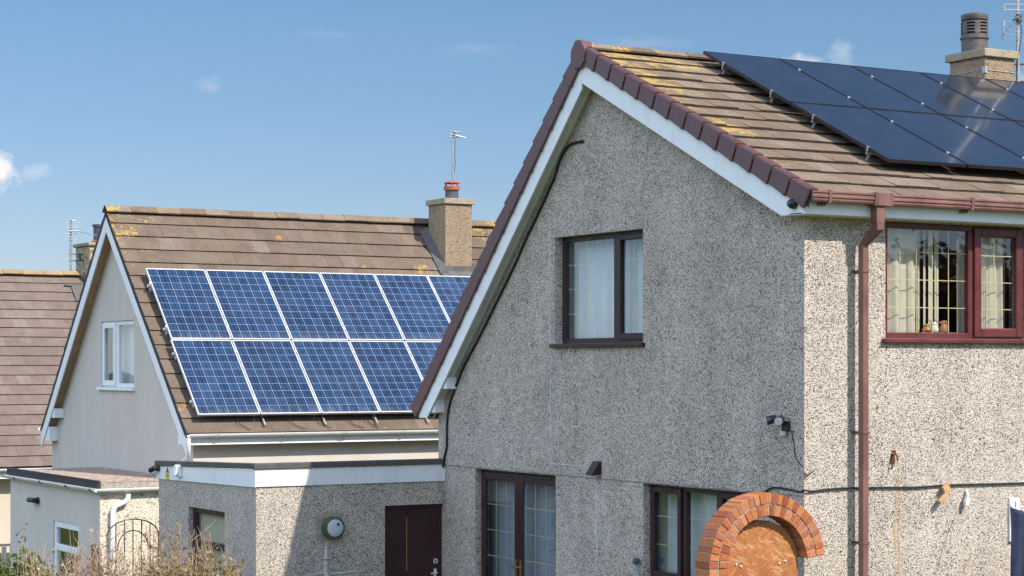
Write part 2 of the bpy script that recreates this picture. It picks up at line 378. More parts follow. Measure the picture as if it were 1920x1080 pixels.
def tag(o, label, cat, group=None, kind=None):
    o['label'] = label; o['category'] = cat
    if group: o['group'] = group
    if kind: o['kind'] = kind
    return o
def thing(name, loc, label, cat, group=None):
    o = bpy.data.objects.new(name, None); COL.objects.link(o); o.location = loc; o.empty_display_size = .2
    ORG[o] = Vector(loc); return tag(o, label, cat, group)
def struct(name, mb, mat):
    o = mb.build(name, mat); o['kind'] = 'structure'; return o

def wall_pt(ori, base, s, z, d):
    """ori 'X': wall facing -x at x=base, s is y; 'Y': wall facing -y at y=base, s is x; d goes into the wall"""
    return Vector((base+d, s, z)) if ori == 'X' else Vector((s, base+d, z))
def wbox(mb, ori, base, s0, s1, z0, z1, d0, d1):
    if ori == 'X': mb.box(base+d0, base+d1, s0, s1, z0, z1)
    else: mb.box(s0, s1, base+d0, base+d1, z0, z1)
def wall_face(mb, ori, base, outer, holes, depth, edge=False):
    """front face with window openings, their reveals, and the wall's edge"""
    loops = [[Vector((a, b, 0)) for a, b in outer]] + [[Vector((h[0], h[2], 0)), Vector((h[1], h[2], 0)), Vector((h[1], h[3], 0)), Vector((h[0], h[3], 0))] for h in holes]
    flat = [p for l in loops for p in l]
    vs = [mb.bm.verts.new(wall_pt(ori, base, p.x, p.y, 0)) for p in flat]
    for tri in tessellate_polygon(loops):
        try: mb.bm.faces.new([vs[i] for i in tri])
        except ValueError: pass
    i = 0
    for l in loops:
        n = len(l)
        if l is loops[0] and not edge: i += n; continue
        b = [mb.bm.verts.new(wall_pt(ori, base, p.x, p.y, depth)) for p in l]
        for k in range(n):
            mb.bm.faces.new([vs[i+k], vs[i+(k+1) % n], b[(k+1) % n], b[k]])
        i += n
def ring(mb, ori, base, s0, s1, z0, z1, w, d0, d1, wb=None, wt=None):
    wb = wb or w; wt = wt or w
    wbox(mb, ori, base, s0, s0+w, z0, z1, d0, d1); wbox(mb, ori, base, s1-w, s1, z0, z1, d0, d1)
    wbox(mb, ori, base, s0+w, s1-w, z0, z0+wb, d0, d1); wbox(mb, ori, base, s0+w, s1-w, z1-wt, z1, d0, d1)
def pane(parent, ori, base, s0, s1, z0, z1, d, gs=(), gz=(), gw=.0075):
    mb = MB(); wbox(mb, ori, base, s0-.008, s1+.008, z0-.008, z1+.008, d, d+.006); p = mb.build('pane', 'glass', parent)
    if gs or gz:
        g = MB()
        for q in gs: wbox(g, ori, base, q-gw/2, q+gw/2, z0, z1, d+.010, d+.014)
        for q in gz: wbox(g, ori, base, s0, s1, q-gw/2, q+gw/2, d+.0145, d+.0185)
        g.build('glazing_bars', 'gold', parent)
    return p

def tiles(name, mat, parent, x0, x1, eave, ridge, gauge, tw, th, seed=1, rag=.006, lap=.05, hole=None):
    rnd = random.Random(seed); mb = MB()
    e = Vector((0, *eave)); r = Vector((0, *ridge)); L = (r-e).length; D = (r-e)/L
    N = Vector((1, 0, 0)).cross(D); N = N if N.z > 0 else -N
    nc = max(1, round(L/gauge)); g = L/nc
    for i in range(nc):
        s0 = i*g; s1 = min(s0+g+lap, L); x = x0 - (tw/2 if i % 2 else 0) - rnd.random()*.01
        while x < x1-.02:
            a = max(x, x0)+.001; b = min(x+tw, x1)-.0015; x += tw
            if b-a < .03: continue
            if hole and hole(e+D*(s0+g*.5), (a+b)/2): continue
            j = rnd.uniform(-rag, rag); q = rnd.uniform(-rag, rag)*.8; k = rnd.uniform(-.35, .35)*rag
            lo_t = j; lo_b = j-th; up_t = -th*.92 + k; up_b = up_t-th
            P = lambda xx, ss, nn: Vector((xx, 0, 0)) + e + D*ss + N*nn
            mb.hexa([P(a, s0+q, lo_b), P(b, s0+q, lo_b), P(b, s1, up_b), P(a, s1, up_b),
                     P(a, s0+q, lo_t), P(b, s0+q, lo_t), P(b, s1, up_t), P(a, s1, up_t)])
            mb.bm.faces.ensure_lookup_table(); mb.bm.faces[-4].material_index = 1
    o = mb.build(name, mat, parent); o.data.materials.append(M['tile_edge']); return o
def deck(name, mat, parent, x0, x1, eave, ridge, top, thick):
    e = Vector((0, *eave)); r = Vector((0, *ridge)); D = (r-e).normalized(); N = Vector((1, 0, 0)).cross(D); N = N if N.z > 0 else -N
    mb = MB(); q = [e-N*top, r-N*top, r-N*(top+thick), e-N*(top+thick)]
    mb.prism([Vector((x0, p.y, p.z)) for p in q], (x1-x0, 0, 0)); return mb.build(name, mat, parent)
def ridge_caps(name, mat, parent, x0, x1, y, z, half, drop, seg=.45, th=.02, seed=3):
    rnd = random.Random(seed); mb = MB(); x = x0
    while x < x1:
        b = min(x+seg-.006, x1); dz = rnd.uniform(-.006, .006)
        pr = [(-half, -drop), (-half*.55, -drop*.45), (-half*.2, -.01), (half*.2, -.01), (half*.55, -drop*.45), (half, -drop)]
        out = [Vector((x, y+p, z+q+dz)) for p, q in pr]; inn = [Vector((x, y+p*.9, z+q+dz-th)) for p, q in pr[::-1]]
        mb.prism(out+inn, (b-x, 0, 0)); x += seg
    return mb.build(name, mat, parent)
def half_gutter(mb, x0, x1, y, z, r, n=8):
    a = [(y+r*math.cos(math.pi+math.pi*k/n), z+r*math.sin(math.pi+math.pi*k/n)) for k in range(n+1)]
    b = [(y+(r-.006)*math.cos(2*math.pi-math.pi*k/n), z+(r-.006)*math.sin(2*math.pi-math.pi*k/n)) for k in range(n+1)]
    mb.prism([Vector((x0, p, q)) for p, q in a+b], (x1-x0, 0, 0))
def half_gutter_y(mb, y0, y1, x, z, r, n=8):
    a = [(x+r*math.cos(math.pi+math.pi*k/n), z+r*math.sin(math.pi+math.pi*k/n)) for k in range(n+1)]
    b = [(x+(r-.006)*math.cos(2*math.pi-math.pi*k/n), z+(r-.006)*math.sin(2*math.pi-math.pi*k/n)) for k in range(n+1)]
    mb.prism([Vector((p, y0, q)) for p, q in a+b], (0, y1-y0, 0))

# ================================================================== GROUND
g = MB(); g.poly([(-900, -900, GZ), (900, -900, GZ), (900, 900, GZ), (-900, 900, GZ)]); struct('ground', g, 'grass')
# ================================================================== MAIN HOUSE
HX = 9.0
EV, RG, LV = (-.33, 5.09), (3.79, 7.06), (7.90, 2.845)          # right eave, ridge, left eave (y, z) of the tile tops
SR = (RG[1]-EV[1])/(RG[0]-EV[0]); SL = (RG[1]-LV[1])/(LV[0]-RG[0])
def zr(y): return EV[1]+SR*(y-EV[0]) if y < RG[0] else RG[1]-SL*(y-RG[0])
house = thing('pebbledash_house', (4.5, 3.8, GZ), 'grey pebbledash house with maroon roof edging and black solar panels on its brown tiles', 'house')
W1 = (2.82, 4.67, 3.66, 4.92); DR = (4.67, 6.60, -.02, 2.10); W3 = (.94, 2.83, 1.05, 2.10)
W2 = (1.03, 2.96, 3.68, 4.865)
mb = MB(); up = -.014
under = .115
gab = [(0, 2.115), (7.55, 2.115), (7.55, zr(7.55)-under*1.4), (RG[0], RG[1]-under*1.25), (0, zr(0)-under)]
wall_face(mb, 'X', up, [(y, z) for y, z in gab], [W1], .20)
wall_face(mb, 'X', 0, [(0.002, GZ), (7.548, GZ), (7.548, 2.13), (0.002, 2.13)], [DR, W3], .20)
sd = [(up, GZ), (HX, GZ), (HX, zr(0)-under), (up, zr(0)-under)]
wall_face(mb, 'Y', 0, sd, [W2], .20)
mb.poly([(0, 7.55, GZ), (HX, 7.55, GZ), (HX, 7.55, 3.0), (0, 7.55, 3.0)])
mb.poly([(HX, 0, GZ), (HX, 7.55, GZ), (HX, 7.55, 3.0), (HX, 3.8, 6.9), (HX, 0, 5)])
mb.poly([(up, 0, 2.115), (0, 0, 2.115), (0, 7.55, 2.115), (up, 7.55, 2.115)])
mb.build('wall', 'dash', house)
# dark rooms behind the windows
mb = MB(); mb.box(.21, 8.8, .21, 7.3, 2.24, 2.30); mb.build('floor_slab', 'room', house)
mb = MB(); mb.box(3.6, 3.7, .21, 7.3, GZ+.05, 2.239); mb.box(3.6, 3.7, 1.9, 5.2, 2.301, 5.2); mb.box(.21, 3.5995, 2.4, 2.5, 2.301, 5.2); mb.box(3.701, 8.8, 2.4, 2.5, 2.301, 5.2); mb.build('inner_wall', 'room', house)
# roof
roof = tiles('roof', 'tile_main', house, -.19, HX+.2, EV, (RG[0]-.03, zr(RG[0]-.03)), .325, .297, .032, 11, .007)
deck('roof_underlay', 'felt', house, -.185, HX+.2, (EV[0]+.05, zr(EV[0]+.05)), RG, .07, .05)
tiles('roof_left_slope', 'tile_main', house, -.19, HX+.2, LV, (RG[0]+.03, zr(RG[0]+.03)), .325, .297, .03, 12, .005)
deck('roof_underlay', 'felt', house, -.185, HX+.2, (LV[0]-.05, zr(LV[0]-.05)), RG, .07, .05)
ridge_caps('ridge_tiles', 'ridge_main', house, -.13, HX+.2, RG[0], RG[1]+.045, .12, .07)
# verge caps (dry verge), each a real moulded piece
def verge(y0, z0, y1, z1, n):
    a = Vector((0, y0, z0)); b = Vector((0, y1, z1)); L = (b-a).length; D = (b-a)/L; N = Vector((1, 0, 0)).cross(D); N = N if N.z > 0 else -N
    st = L/n
    for i in range(n):
        mb = MB(); s0 = i*st; s1 = (i+1)*st-.011
        def P(x, s, nn): return Vector((x, 0, 0))+a+D*s+N*nn
        t0, t1 = .022, .010          # lower end sits proud of the one below it
        for (xa, xb, na, nb) in ((-.235, -.212, -.175, .0),):
            mb.hexa([P(xa-.008, s0, na-.006), P(xb, s0, na-.006), P(xb, s1, na+.004), P(xa+.004, s1, na+.004),
                     P(xa-.008, s0, t0), P(xb, s0, t0), P(xb, s1, t1), P(xa+.004, s1, t1)])
        mb.hexa([P(-.2115, s0, t0-.02), P(-.115, s0, t0-.02), P(-.115, s1, t1-.02), P(-.2115, s1, t1-.02),
                 P(-.2115, s0, t0+.006), P(-.115, s0, t0), P(-.115, s1, t1), P(-.2115, s1, t1+.006)])
        # rounded bottom lip of the lower end
        mb.tube([P(-.2225, s0+.01, -.165), P(-.2225, s0+.05, -.168)], .024, 8)
        mb.build('verge_cap', 'verge', house, bevel=.006)
def joint_shade(y0, y1):  # black strip added behind the caps to paint the shadow in their joints
    mb = MB(); q = [(y0, zr(y0)-.02), (y1, zr(y1)-.02), (y1, zr(y1)-.165), (y0, zr(y0)-.165)]
    mb.prism([Vector((-.2095, a, b)) for a, b in q], (.009, 0, 0)); mb.build('verge_strip', 'felt', house)
joint_shade(EV[0]+.02, RG[0]-.03); joint_shade(LV[0]-.05, RG[0]+.03)
verge(EV[0]-.01, EV[1]+.005, RG[0]-.09, zr(RG[0]-.09)+.005, 14)
verge(LV[0]+.01, LV[1]+.005, RG[0]+.11, zr(RG[0]+.11)+.005, 18)
mb = MB(); y, z = RG
mb.prism([(-.255, y-.135, z-.20), (-.255, y-.14, z-.04), (-.255, y-.055, z+.06), (-.255, y+.055, z+.06), (-.255, y+.15, z-.05), (-.255, y+.15, z-.20), (-.255, y+.06, z-.27), (-.255, y-.05, z-.26)], (.045, 0, 0))
mb.prism([(-.21, y-.10, z-.02), (-.21, y-.045, z+.052), (-.21, y+.045, z+.052), (-.21, y+.10, z-.02)], (.11, 0, 0))
mb.build('ridge_end_cap', 'verge', house, bevel=.008)
# bargeboards: white boards under the caps, with the soffit boards behind them
def barge(y0, y1, d0, d1, x0, x1, nm, mt):
    mb = MB(); q = [(y0, zr(y0)-d0), (y1, zr(y1)-d0), (y1, zr(y1)-d1), (y0, zr(y0)-d1)]
    mb.prism([Vector((x0, a, b)) for a, b in q], (x1-x0, 0, 0)); return mb.build(nm, mt, house, bevel=.003)
mb = MB(); mb.prism([Vector((-.198, a, b)) for a, b in ((-.222, zr(-.222)-.12), (RG[0]-.001, zr(RG[0]-.001)-.12), (RG[0]-.001, zr(RG[0]-.001)-.43), (.135, zr(.135)-.43), (.10, 4.880), (-.222, 4.880))], (.02, 0, 0))
mb.build('bargeboard', 'upvc', house, bevel=.003)
mb = MB(); mb.prism([Vector((-.198, a, b)) for a, b in ((7.75, zr(7.75)-.12), (RG[0]+.001, zr(RG[0]+.001)-.12), (RG[0]+.001, zr(RG[0]+.001)-.50), (RG[0]+(RG[1]-.50-2.72)/SL, 2.72), (7.75, 2.72))], (.02, 0, 0))
mb.build('bargeboard', 'upvc', house, bevel=.003)
barge(.02, RG[0]-.03, .36, .385, -.178, -.016, 'verge_soffit', 'upvc_dirty')
barge(7.55, RG[0]+.03, .40, .43, -.178, -.016, 'verge_soffit', 'upvc_dirty')
barge(7.60, RG[0]+.02, .43, .445, -.075, -.055, 'verge_trim', 'upvc')
mb = MB(); a = S(833, 729, 0, -.1); b = S(846, 707, 0, -.1); mb.box(-.17, -.02, min(a.y, b.y), max(a.y, b.y), a.z, b.z); mb.build('soffit_box', 'upvc', house, bevel=.004)
mb = MB(); a = S(809, 773, 0, -.1); b = S(824, 749, 0, -.1); mb.box(-.17, -.02, min(a.y, b.y), max(a.y, b.y), a.z, b.z); mb.build('soffit_box', 'upvc', house, bevel=.004)
# right eave: fascia, soffit, gutter, downpipe
mb = MB(); mb.box(-.177, HX+.15, -.218, -.20, 4.882, 5.03); mb.build('fascia', 'upvc', house)
mb = MB(); mb.box(-.198, HX+.15, -.1995, -.002, 4.876, 4.893); mb.build('soffit', 'upvc_dirty', house)
gy, gz0, gz1 = -.225, 5.0, 5.105
mb = MB()
prof = [(gy, gz1), (gy-.11, gz1), (gy-.118, gz1-.006), (gy-.118, gz1-.02), (gy-.108, gz1-.028), (gy-.108, gz1-.042), (gy-.116, gz1-.05), (gy-.116, gz1-.064), (gy-.104, gz1-.072), (gy-.104, gz1-.085), (gy-.11, gz1-.09), (gy-.10, gz1-.108), (gy, gz1-.108)]
mb.prism([Vector((-.185, a, b)) for a, b in prof], (HX+.33, 0, 0))
gut = mb.build('gutter', 'brown_pipe', house)
for xb in (.02, 1.88, 3.7, 5.5):
    mb = MB(); mb.prism([Vector((xb, gy-.128, gz1+.008)), Vector((xb, gy+.002, gz1+.008)), Vector((xb, gy+.002, gz1-.118)), Vector((xb, gy-.112, gz1-.118))], (.035, 0, 0))
    mb.box(xb-.06, xb+.03, gy-.03, gy-.0, gz1-.14, gz1-.1185)
    mb.build('gutter_bracket', 'brown_pipe', gut)
mb = MB()
for xa in (.60, .80):
    mb.prism([Vector((xa, gy-.130, gz1+.010)), Vector((xa, gy+.002, gz1+.010)), Vector((xa, gy+.002, gz1-.122)), Vector((xa, gy-.115, gz1-.122))], (.035, 0, 0))
mb.box(.636, .799, gy-.124, gy+.001, gz1-.12, gz1+.006); mb.build('gutter_outlet', 'brown_pipe', gut, bevel=.003)
mb = MB(); mb.box(-.205, -.186, gy-.122, gy, gz1-.112, gz1+.004); mb.build('gutter_end', 'black_plastic', gut)
w = .037
mb = MB(); mb.box(.69-.052, .69+.052, -.325, -.235, 4.815, 4.985); mb.build('downpipe_spout', 'brown_pipe', house, bevel=.005)
mb = MB()
mb.hexa([(.645, -.322, 4.745), (.735, -.322, 4.745), (.735, -.238, 4.80), (.645, -.238, 4.80), (.645, -.322, 4.83), (.735, -.322, 4.83), (.735, -.238, 4.83), (.645, -.238, 4.83)])
mb.hexa([(.597, -.166, 4.60), (.673, -.166, 4.60), (.673, -.087, 4.60), (.597, -.087, 4.60), (.645, -.321, 4.746), (.735, -.321, 4.746), (.735, -.239, 4.80), (.645, -.239, 4.80)])
mb.build('downpipe_offset', 'brown_pipe', house, bevel=.005)
mb = MB(); mb.box(.635-w, .635+w, -.165, -.088, GZ, 4.62); dp = mb.build('downpipe', 'brown_pipe', house, bevel=.008)
for zz in (4.33, 2.72, 1.62, .4):
    mb = MB(); mb.box(.635-w-.006, .635+w+.006, -.171, -.082, zz, zz+.03); mb.box(.62, .65, -.082, -.012, zz+.004, zz+.026); mb.box(.635-w-.02, .635+w+.02, -.012, -.0012, zz+.002, zz+.028)
    mb.build('pipe_clip', 'brown_pipe', dp, bevel=.002)
# --- bedroom window on the gable
win = thing  # alias kept short
def brown_window(name, ori, base, H, rec, matk, parts, sill=True):
    s0, s1, z0, z1 = H; mb = MB(); ring(mb, ori, base, s0+.002, s1-.002, z0+.002, z1-.002, .06, rec, rec+.065)
    o = mb.build(name, matk, house, bevel=.006)
    if sill:
        m2 = MB(); wbox(m2, ori, base, s0-.05, s1+.04, z0-.045, z0-.002, -.055, rec+.03); m2.build('sill', matk, o, bevel=.006)
    return o
o = brown_window('window', 'X', up, W1, .105, 'shaded_wood', None)
mb = MB(); wbox(mb, 'X', up, 3.43, 3.56, W1[2]+.062, W1[3]-.062, .105, .17); mb.build('mullion', 'shaded_wood', o, bevel=.006)
mb = MB(); ring(mb, 'X', up, W1[0]+.03, 3.455, W1[2]+.035, W1[3]-.035, .062, .08, .104, wb=.075); mb.build('opening_sash', 'shaded_wood', o, bevel=.008)
pane(o, 'X', up, 3.56, W1[1]-.062, W1[2]+.062, W1[3]-.062, .135, (3.746, 3.971, 4.20, 4.426), (4.012, 4.303, 4.587))
pane(o, 'X', up, W1[0]+.092, 3.393, W1[2]+.11, W1[3]-.097, .120, (3.188,), (4.02, 4.31, 4.60))
# --- kitchen window on the gable
o = brown_window('window', 'X', 0, W3, .095, 'shaded_wood', None)
for a, b in ((2.15, 2.25), (1.50, 1.60)):
    mb = MB(); wbox(mb, 'X', 0, a, b, W3[2]+.062, W3[3]-.062, .095, .16); mb.build('mullion', 'shaded_wood', o, bevel=.006)
for a, b in ((2.22, 2.80), (.97, 1.53)):
    mb = MB(); ring(mb, 'X', 0, a, b, W3[2]+.03, W3[3]-.03, .065, .07, .094)
    wbox(mb, 'X', 0, a+.14, b-.18, W3[3]-.062, W3[3]-.047, .055, .0695)
    mb.build('opening_sash', 'shaded_wood', o, bevel=.008)
    pane(o, 'X', 0, a+.065, b-.065, W3[2]+.095, W3[3]-.095, .108, ((a+b)/2-.01,), (1.43, 1.745))
pane(o, 'X', 0, 1.60, 2.15, W3[2]+.062, W3[3]-.062, .125, (1.87,), (1.43, 1.75))
# --- french doors
s0, s1, z0, z1 = DR; mb = MB(); ring(mb, 'X', 0, s0+.002, s1-.002, z0, z1-.002, .055, .095, .16); fd = mb.build('french_door', 'shaded_wood', house, bevel=.006)
cy = 5.645
for (a, b, side) in ((s0+.03, cy-.004, 1), (cy+.004, s1-.03, -1)):
    mb = MB(); ring(mb, 'X', 0, a, b, z0+.03, z1-.03, .10, .07, .094, wb=.16)
    wbox(mb, 'X', 0, a+.16, b-.3, z1-.072, z1-.052, .056, .0695)
    mb.build('door_leaf', 'shaded_wood', fd, bevel=.008)
    q = (b-a-.2)/3
    pane(fd, 'X', 0, a+.10, b-.10, z0+.19, z1-.13, .085, (a+.10+q, a+.10+2*q), (1.013, 1.337, 1.661, .69))
    hy = cy - side*.055
    mb = MB(); wbox(mb, 'X', 0, hy-.018, hy+.018, .78, 1.02, .060, .0695); 
    mb.tube([(.06, hy, .93), (.015, hy, .93), (.012, hy-side*.11*(-1 if side < 0 else 1), .935)], .011, 8)
    mb.build('handle', 'brass', fd, smooth=True)
# --- landing window on the sunny side
o = brown_window('window', 'Y', 0, W2, .035, 'rosewood', None)
mb = MB(); wbox(mb, 'Y', 0, 2.19, 2.275, W2[2]+.062, W2[3]-.062, .035, .10); mb.build('mullion', 'rosewood', o, bevel=.006)
mb = MB(); ring(mb, 'Y', 0, 2.255, W2[1]-.02, W2[2]+.02, W2[3]-.02, .095, .005, .034); mb.build('opening_sash', 'rosewood', o, bevel=.012)
pane(o, 'Y', 0, W2[0]+.062, 2.19, W2[2]+.062, W2[3]-.062, .06, (1.286, 1.508, 1.726, 1.946), (4.0, 4.284, 4.568), .009)
pane(o, 'Y', 0, 2.35, W2[1]-.115, W2[2]+.115, W2[3]-.115, .05, (2.575,), (3.995, 4.276, 4.557), .009)
# chimney of the main house
cb = MB(); CX0, CX1, CY0, CY1 = 5.93, 6.45, 3.70, 4.36
cb.box(CX0, CX1, CY0, CY1, 6.6, 7.40); chim = cb.build('chimney', 'dash_chimney', house, bevel=.01)
mb = MB(); mb.box(CX0-.045, CX1+.045, CY0-.045, CY1+.045, 7.402, 7.505); mb.build('chimney_cap', 'concrete', chim, bevel=.012)
pc = Vector((6.08, 4.05, 7.506)); mb = MB()
mb.lathe(pc, [(.172, 0), (.172, .17), (.19, .175), (.19, .20), (.172, .205), (.172, .235)], 28)
for k in range(12):
    a = 2*math.pi*k/12
    for r in range(4):
        zz = .237+r*.042
        if k % 2 == 0:
            mb.obox(pc+Vector((.166*math.cos(a), .166*math.sin(a), zz+.010)), Vector((-math.sin(a), math.cos(a), 0))*.036, Vector((math.cos(a), math.sin(a), 0))*.008, (0, 0, .0115))
for r in range(4):
    zz = .257+r*.042
    mb.lathe(pc, [(.17, zz), (.175, zz+.001), (.175, zz+.021), (.17, zz+.022)], 28)
mb.lathe(pc, [(.172, .42), (.176, .425), (.176, .49), (.15, .505), (.05, .525)], 28)
mb.build('chimney_pot', 'pot_brown', chim, smooth=True)

# ------------------------------------------------------------------ things on the main house
SP = 1.112; PW, PH, PT = 1.092, 1.785, .038
def make_panel(name, label, cat, group, frame, cells, fw):
    t = thing(name, (0, 0, 0), label, cat, group)
    mb = MB(); mb.box(0, fw, 0, PH, 0, PT); mb.box(PW-fw, PW, 0, PH, 0, PT); mb.box(fw, PW-fw, 0, fw, 0, PT); mb.box(fw, PW-fw, PH-fw, PH, 0, PT)
    mb.box(fw, PW-fw, fw, PH-fw, .004, .010)
    mb.build('frame', frame, t, bevel=.002)
    mb = MB(); f = mb.poly([(fw, fw, PT-.004), (PW-fw, fw, PT-.004), (PW-fw, PH-fw, PT-.004), (fw, PH-fw, PT-.004)])
    uv = mb.bm.loops.layers.uv.new('UVMap')
    for l, c in zip(f.loops, ((0, 0), (1, 0), (1, 1), (0, 1))): l[uv].uv = c
    mb.build('cells', cells, t); return t
def clone(t, loc, rot, label):
    r = t.copy(); COL.objects.link(r); r.location = loc; r.rotation_euler = rot; r['label'] = label; ORG[r] = Vector(loc)
    for ch in t.children:
        c = ch.copy(); COL.objects.link(c); c.parent = r
    return r
def put(t, loc, rot, label): t.location = loc; t.rotation_euler = rot; t['label'] = label; ORG[t] = Vector(loc); return t
ORD = ['first', 'second', 'third', 'fourth', 'fifth', 'sixth']
tilt = math.atan(SR)
def main_roof(x, y, h): return Vector((x, y, EV[1]+SR*(y-EV[0])+h))
p0 = make_panel('solar_panel', '', 'solar panel', 'black solar panels on the pebbledash house', 'frame_black', 'pv_mono', .012)
bs = PH*math.cos(tilt)
first = True
for row, (yb, nm) in enumerate(((1.945, 'upper'), (.315, 'lower'))):
    for i in range(5):
        lab = '%s black solar panel from the gable end in the %s row' % (ORD[i], nm)
        loc = main_roof(1.335+SP*i, yb, .105)
        if first: put(p0, loc, (tilt, 0, 0), lab); first = False
        else: clone(p0, loc, (tilt, 0, 0), lab)
nrm = Vector((0, -math.sin(tilt), math.cos(tilt))); dl = Vector((0, math.cos(tilt), math.sin(tilt)))
RL = [(1.945, .36, 'upper rail behind the top row of black panels'), (1.945, 1.35, 'lower rail behind the top row of black panels'),
      (.315, .36, 'bottom rail under the lower row of black panels'), (.315, 1.35, 'rail just below the middle seam of black panels')]
for yb, s, lab in RL:
    a = main_roof(1.315, yb, .075)+dl*s
    n = 5
    t = thing('mounting_rail', a, 'silver ' + lab, 'mounting rail', 'rails under the black solar panels')
    mb = MB(); mb.obox(a+Vector((SP*n/2+.03, 0, 0))-nrm*.0, (SP*n/2+.02, 0, 0), dl*.010, nrm*.015); mb.build('rail', 'galv', t)
    for i in range(n+1):
        x = 1.335-.010+SP*i
        mb = MB(); mb.obox(Vector((x, a.y, a.z))+nrm*.070, (.010, 0, 0), dl*.016, nrm*.004)
        mb.obox(Vector((x, a.y, a.z))+nrm*.045, (.006, 0, 0), dl*.012, nrm*.022); mb.build('clamp', 'alu' if i else 'galv', t)
    mb = MB()
    for x in (1.37, 2.5, 3.6):
        mb.obox(Vector((x, a.y, a.z))-nrm*.045, (.014, 0, 0), dl*.010, nrm*.035)
    mb.build('roof_hook', 'galv', t)

def cable(name, label, pts, r, mat, cat='cable', n=6, sub=6):
    P = [Vector(p) for p in pts]; out = []
    for i in range(len(P)-1):
        p0, p1, p2, p3 = P[max(i-1, 0)], P[i], P[i+1], P[min(i+2, len(P)-1)]
        for k in range(sub):
            t = k/sub
            out.append(.5*((2*p1)+(p2-p0)*t+(2*p0-5*p1+4*p2-p3)*t*t+(3*p1-p0-3*p2+p3)*t**3))
    out.append(P[-1]); mb = MB(); mb.tube(out, r, n)
    return tag(mb.build(name, mat, smooth=True), label, cat)
gx = lambda L, off=-.03: [S(u, v, 0, off) for u, v in L]
cable('cable', 'thick black cable following the sloping eave of the pebbledash gable',
      gx([(u_+3.5 if v_ > 300 else u_, v_) for u_, v_ in [(1093, 265), (1080, 267), (1070, 271), (1060, 280), (1050, 300), (1036, 332), (1022, 364), (1011, 388), (997, 418), (983, 447), (960, 500), (934, 553), (911, 600), (887, 647), (866, 687), (850, 727), (841, 752), (836, 775), (834, 805), (834, 835), (830, 856), (827, 876)]]),   .016, 'cable')
wc = [(1030, 395), (1031, 500), (1031.5, 600), (1032, 700), (1032.5, 800), (1033, 862), (1033.5, 868), (1037, 869.5), (1060, 871), (1090, 873.5), (1113, 876)]
cable('cable', 'thin white cable running down beside the gable window to the brown lamp', gx(wc, -.02), .0032, 'white_cable', sub=3)
cable('cable', 'thin white cable dropping from the brown wedge lamp between doors and window', gx([(1118, 888), (1118.5, 950), (1119, 1010), (1119, 1078)], -.006), .004, 'white_cable', sub=3)
cable('cable', 'short pale wire on the gable just under the sloping black cable', gx([(1040, 329), (1052, 325), (1066, 323), (1078, 322)], -.02), .003, 'white_cable', sub=3)
sy = lambda L, off=-.02: [S(u, v, 1, off) for u, v in L]
c1 = [Vector((-.03, .42, 2.17)), Vector((-.035, .36, 2.20)), Vector((-.035, .25, 2.21)), Vector((-.035, .12, 2.20)), Vector((-.035, .0, 2.175)), Vector((-.02, -.03, 2.17))]
c1 = gx([(1434, 924), (1440, 918), (1452, 914), (1466, 915), (1482, 918), (1500, 922)]) + [Vector((-.035, -.03, 2.175))] + sy([(1522, 921), (1545, 918), (1580, 915), (1605, 915), (1640, 914), (1680, 914), (1720, 913.5), (1752, 911), (1790, 909), (1830, 908), (1870, 907), (1935, 905), (2100, 899), (2300, 893)])
cable('cable', 'black cable pinned along the sunny wall above the brick arch', c1, .010, 'cable')
# garage-side camera at the foot of the thick cable
p = S(824, 879, 0, -.05); mb = MB(); mb.lathe(p, [(.01, -.03), (.032, -.02), (.038, .0), (.032, .022), (.01, .03)], 16); mb.box(p.x+.0, p.x+.06, p.y-.012, p.y+.012, p.z-.012, p.z+.012)
tag(mb.build('junction_box', 'black_plastic', smooth=True), 'small round black junction box at the foot of the thick cable', 'junction box')
# dome camera on the end of the right bargeboard
p = S(1490, 382, 0, -.2); t = thing('security_camera', p, 'black dome camera on the white board at the right eave corner', 'camera')
mb = MB(); mb.lathe(p, [(.052, -.004), (.052, -.03), (.047, -.05), (.03, -.075), (.008, -.085)][::-1], 20, 'x'); mb.build('housing', 'black_plastic', t, smooth=True)
mb = MB(); mb.lathe(p+Vector((-.07, -.012, 0)), [(.006, -.022), (.02, -.018), (.02, .0)], 14, 'x'); mb.build('lens', 'pot_brown', t, smooth=True)
# twin spot security light
p = S(1474, 795, 0, 0); t = thing('security_light', p, 'black twin spotlight with sensor on the shaded gable near the corner', 'security light')
mb = MB(); mb.box(-.045, -.016, p.y-.09, p.y+.02, p.z-.07, p.z+.03); mb.box(-.10, -.0455, p.y-.055, p.y-.02, p.z-.0, p.z+.03); mb.box(-.10, -.0455, p.y+.0, p.y+.018, p.z-.01, p.z+.03)
mb.build('bracket', 'black_plastic', t, bevel=.006)
for dy, dx, mt in ((.075, -.5, 1), (-.05, -.95, 0)):
    c = Vector((-.12, p.y+dy, p.z+.045)); ax = Vector((-.72, .5 if dy > 0 else -.55, -.25)).normalized()
    mb = MB(); mb.tube([c-ax*.05, c-ax*.02, c+ax*.055], .034, 14, .046); sp = mb.build('spotlight', 'black_plastic', t, smooth=True)
    mb = MB(); mb.tube([c+ax*.0555, c+ax*.062], .040, 14); mb.build('lens', 'opal', sp)
mb = MB(); mb.lathe(Vector((-.055, p.y-.02, p.z-.095)), [(.01, -.03), (.03, -.022), (.036, .0), (.033, .024)], 14); mb.build('sensor', 'opal', t, smooth=True)
cable('cable', 'thin black lead looping from the twin spotlight to the house corner', gx([(1484, 806), (1488, 830), (1490, 850), (1494, 862), (1502, 872), (1508, 876)], -.025), .005, 'cable')
mb = MB(); mb.tube([(-.02, -.012, 2.34), (.02, -.016, 2.33), (.07, -.02, 2.36), (.12, -.02, 2.39)], .008, 6); mb.tube([(-.022, -.01, 2.30), (.01, -.02, 2.33)], .012, 6)
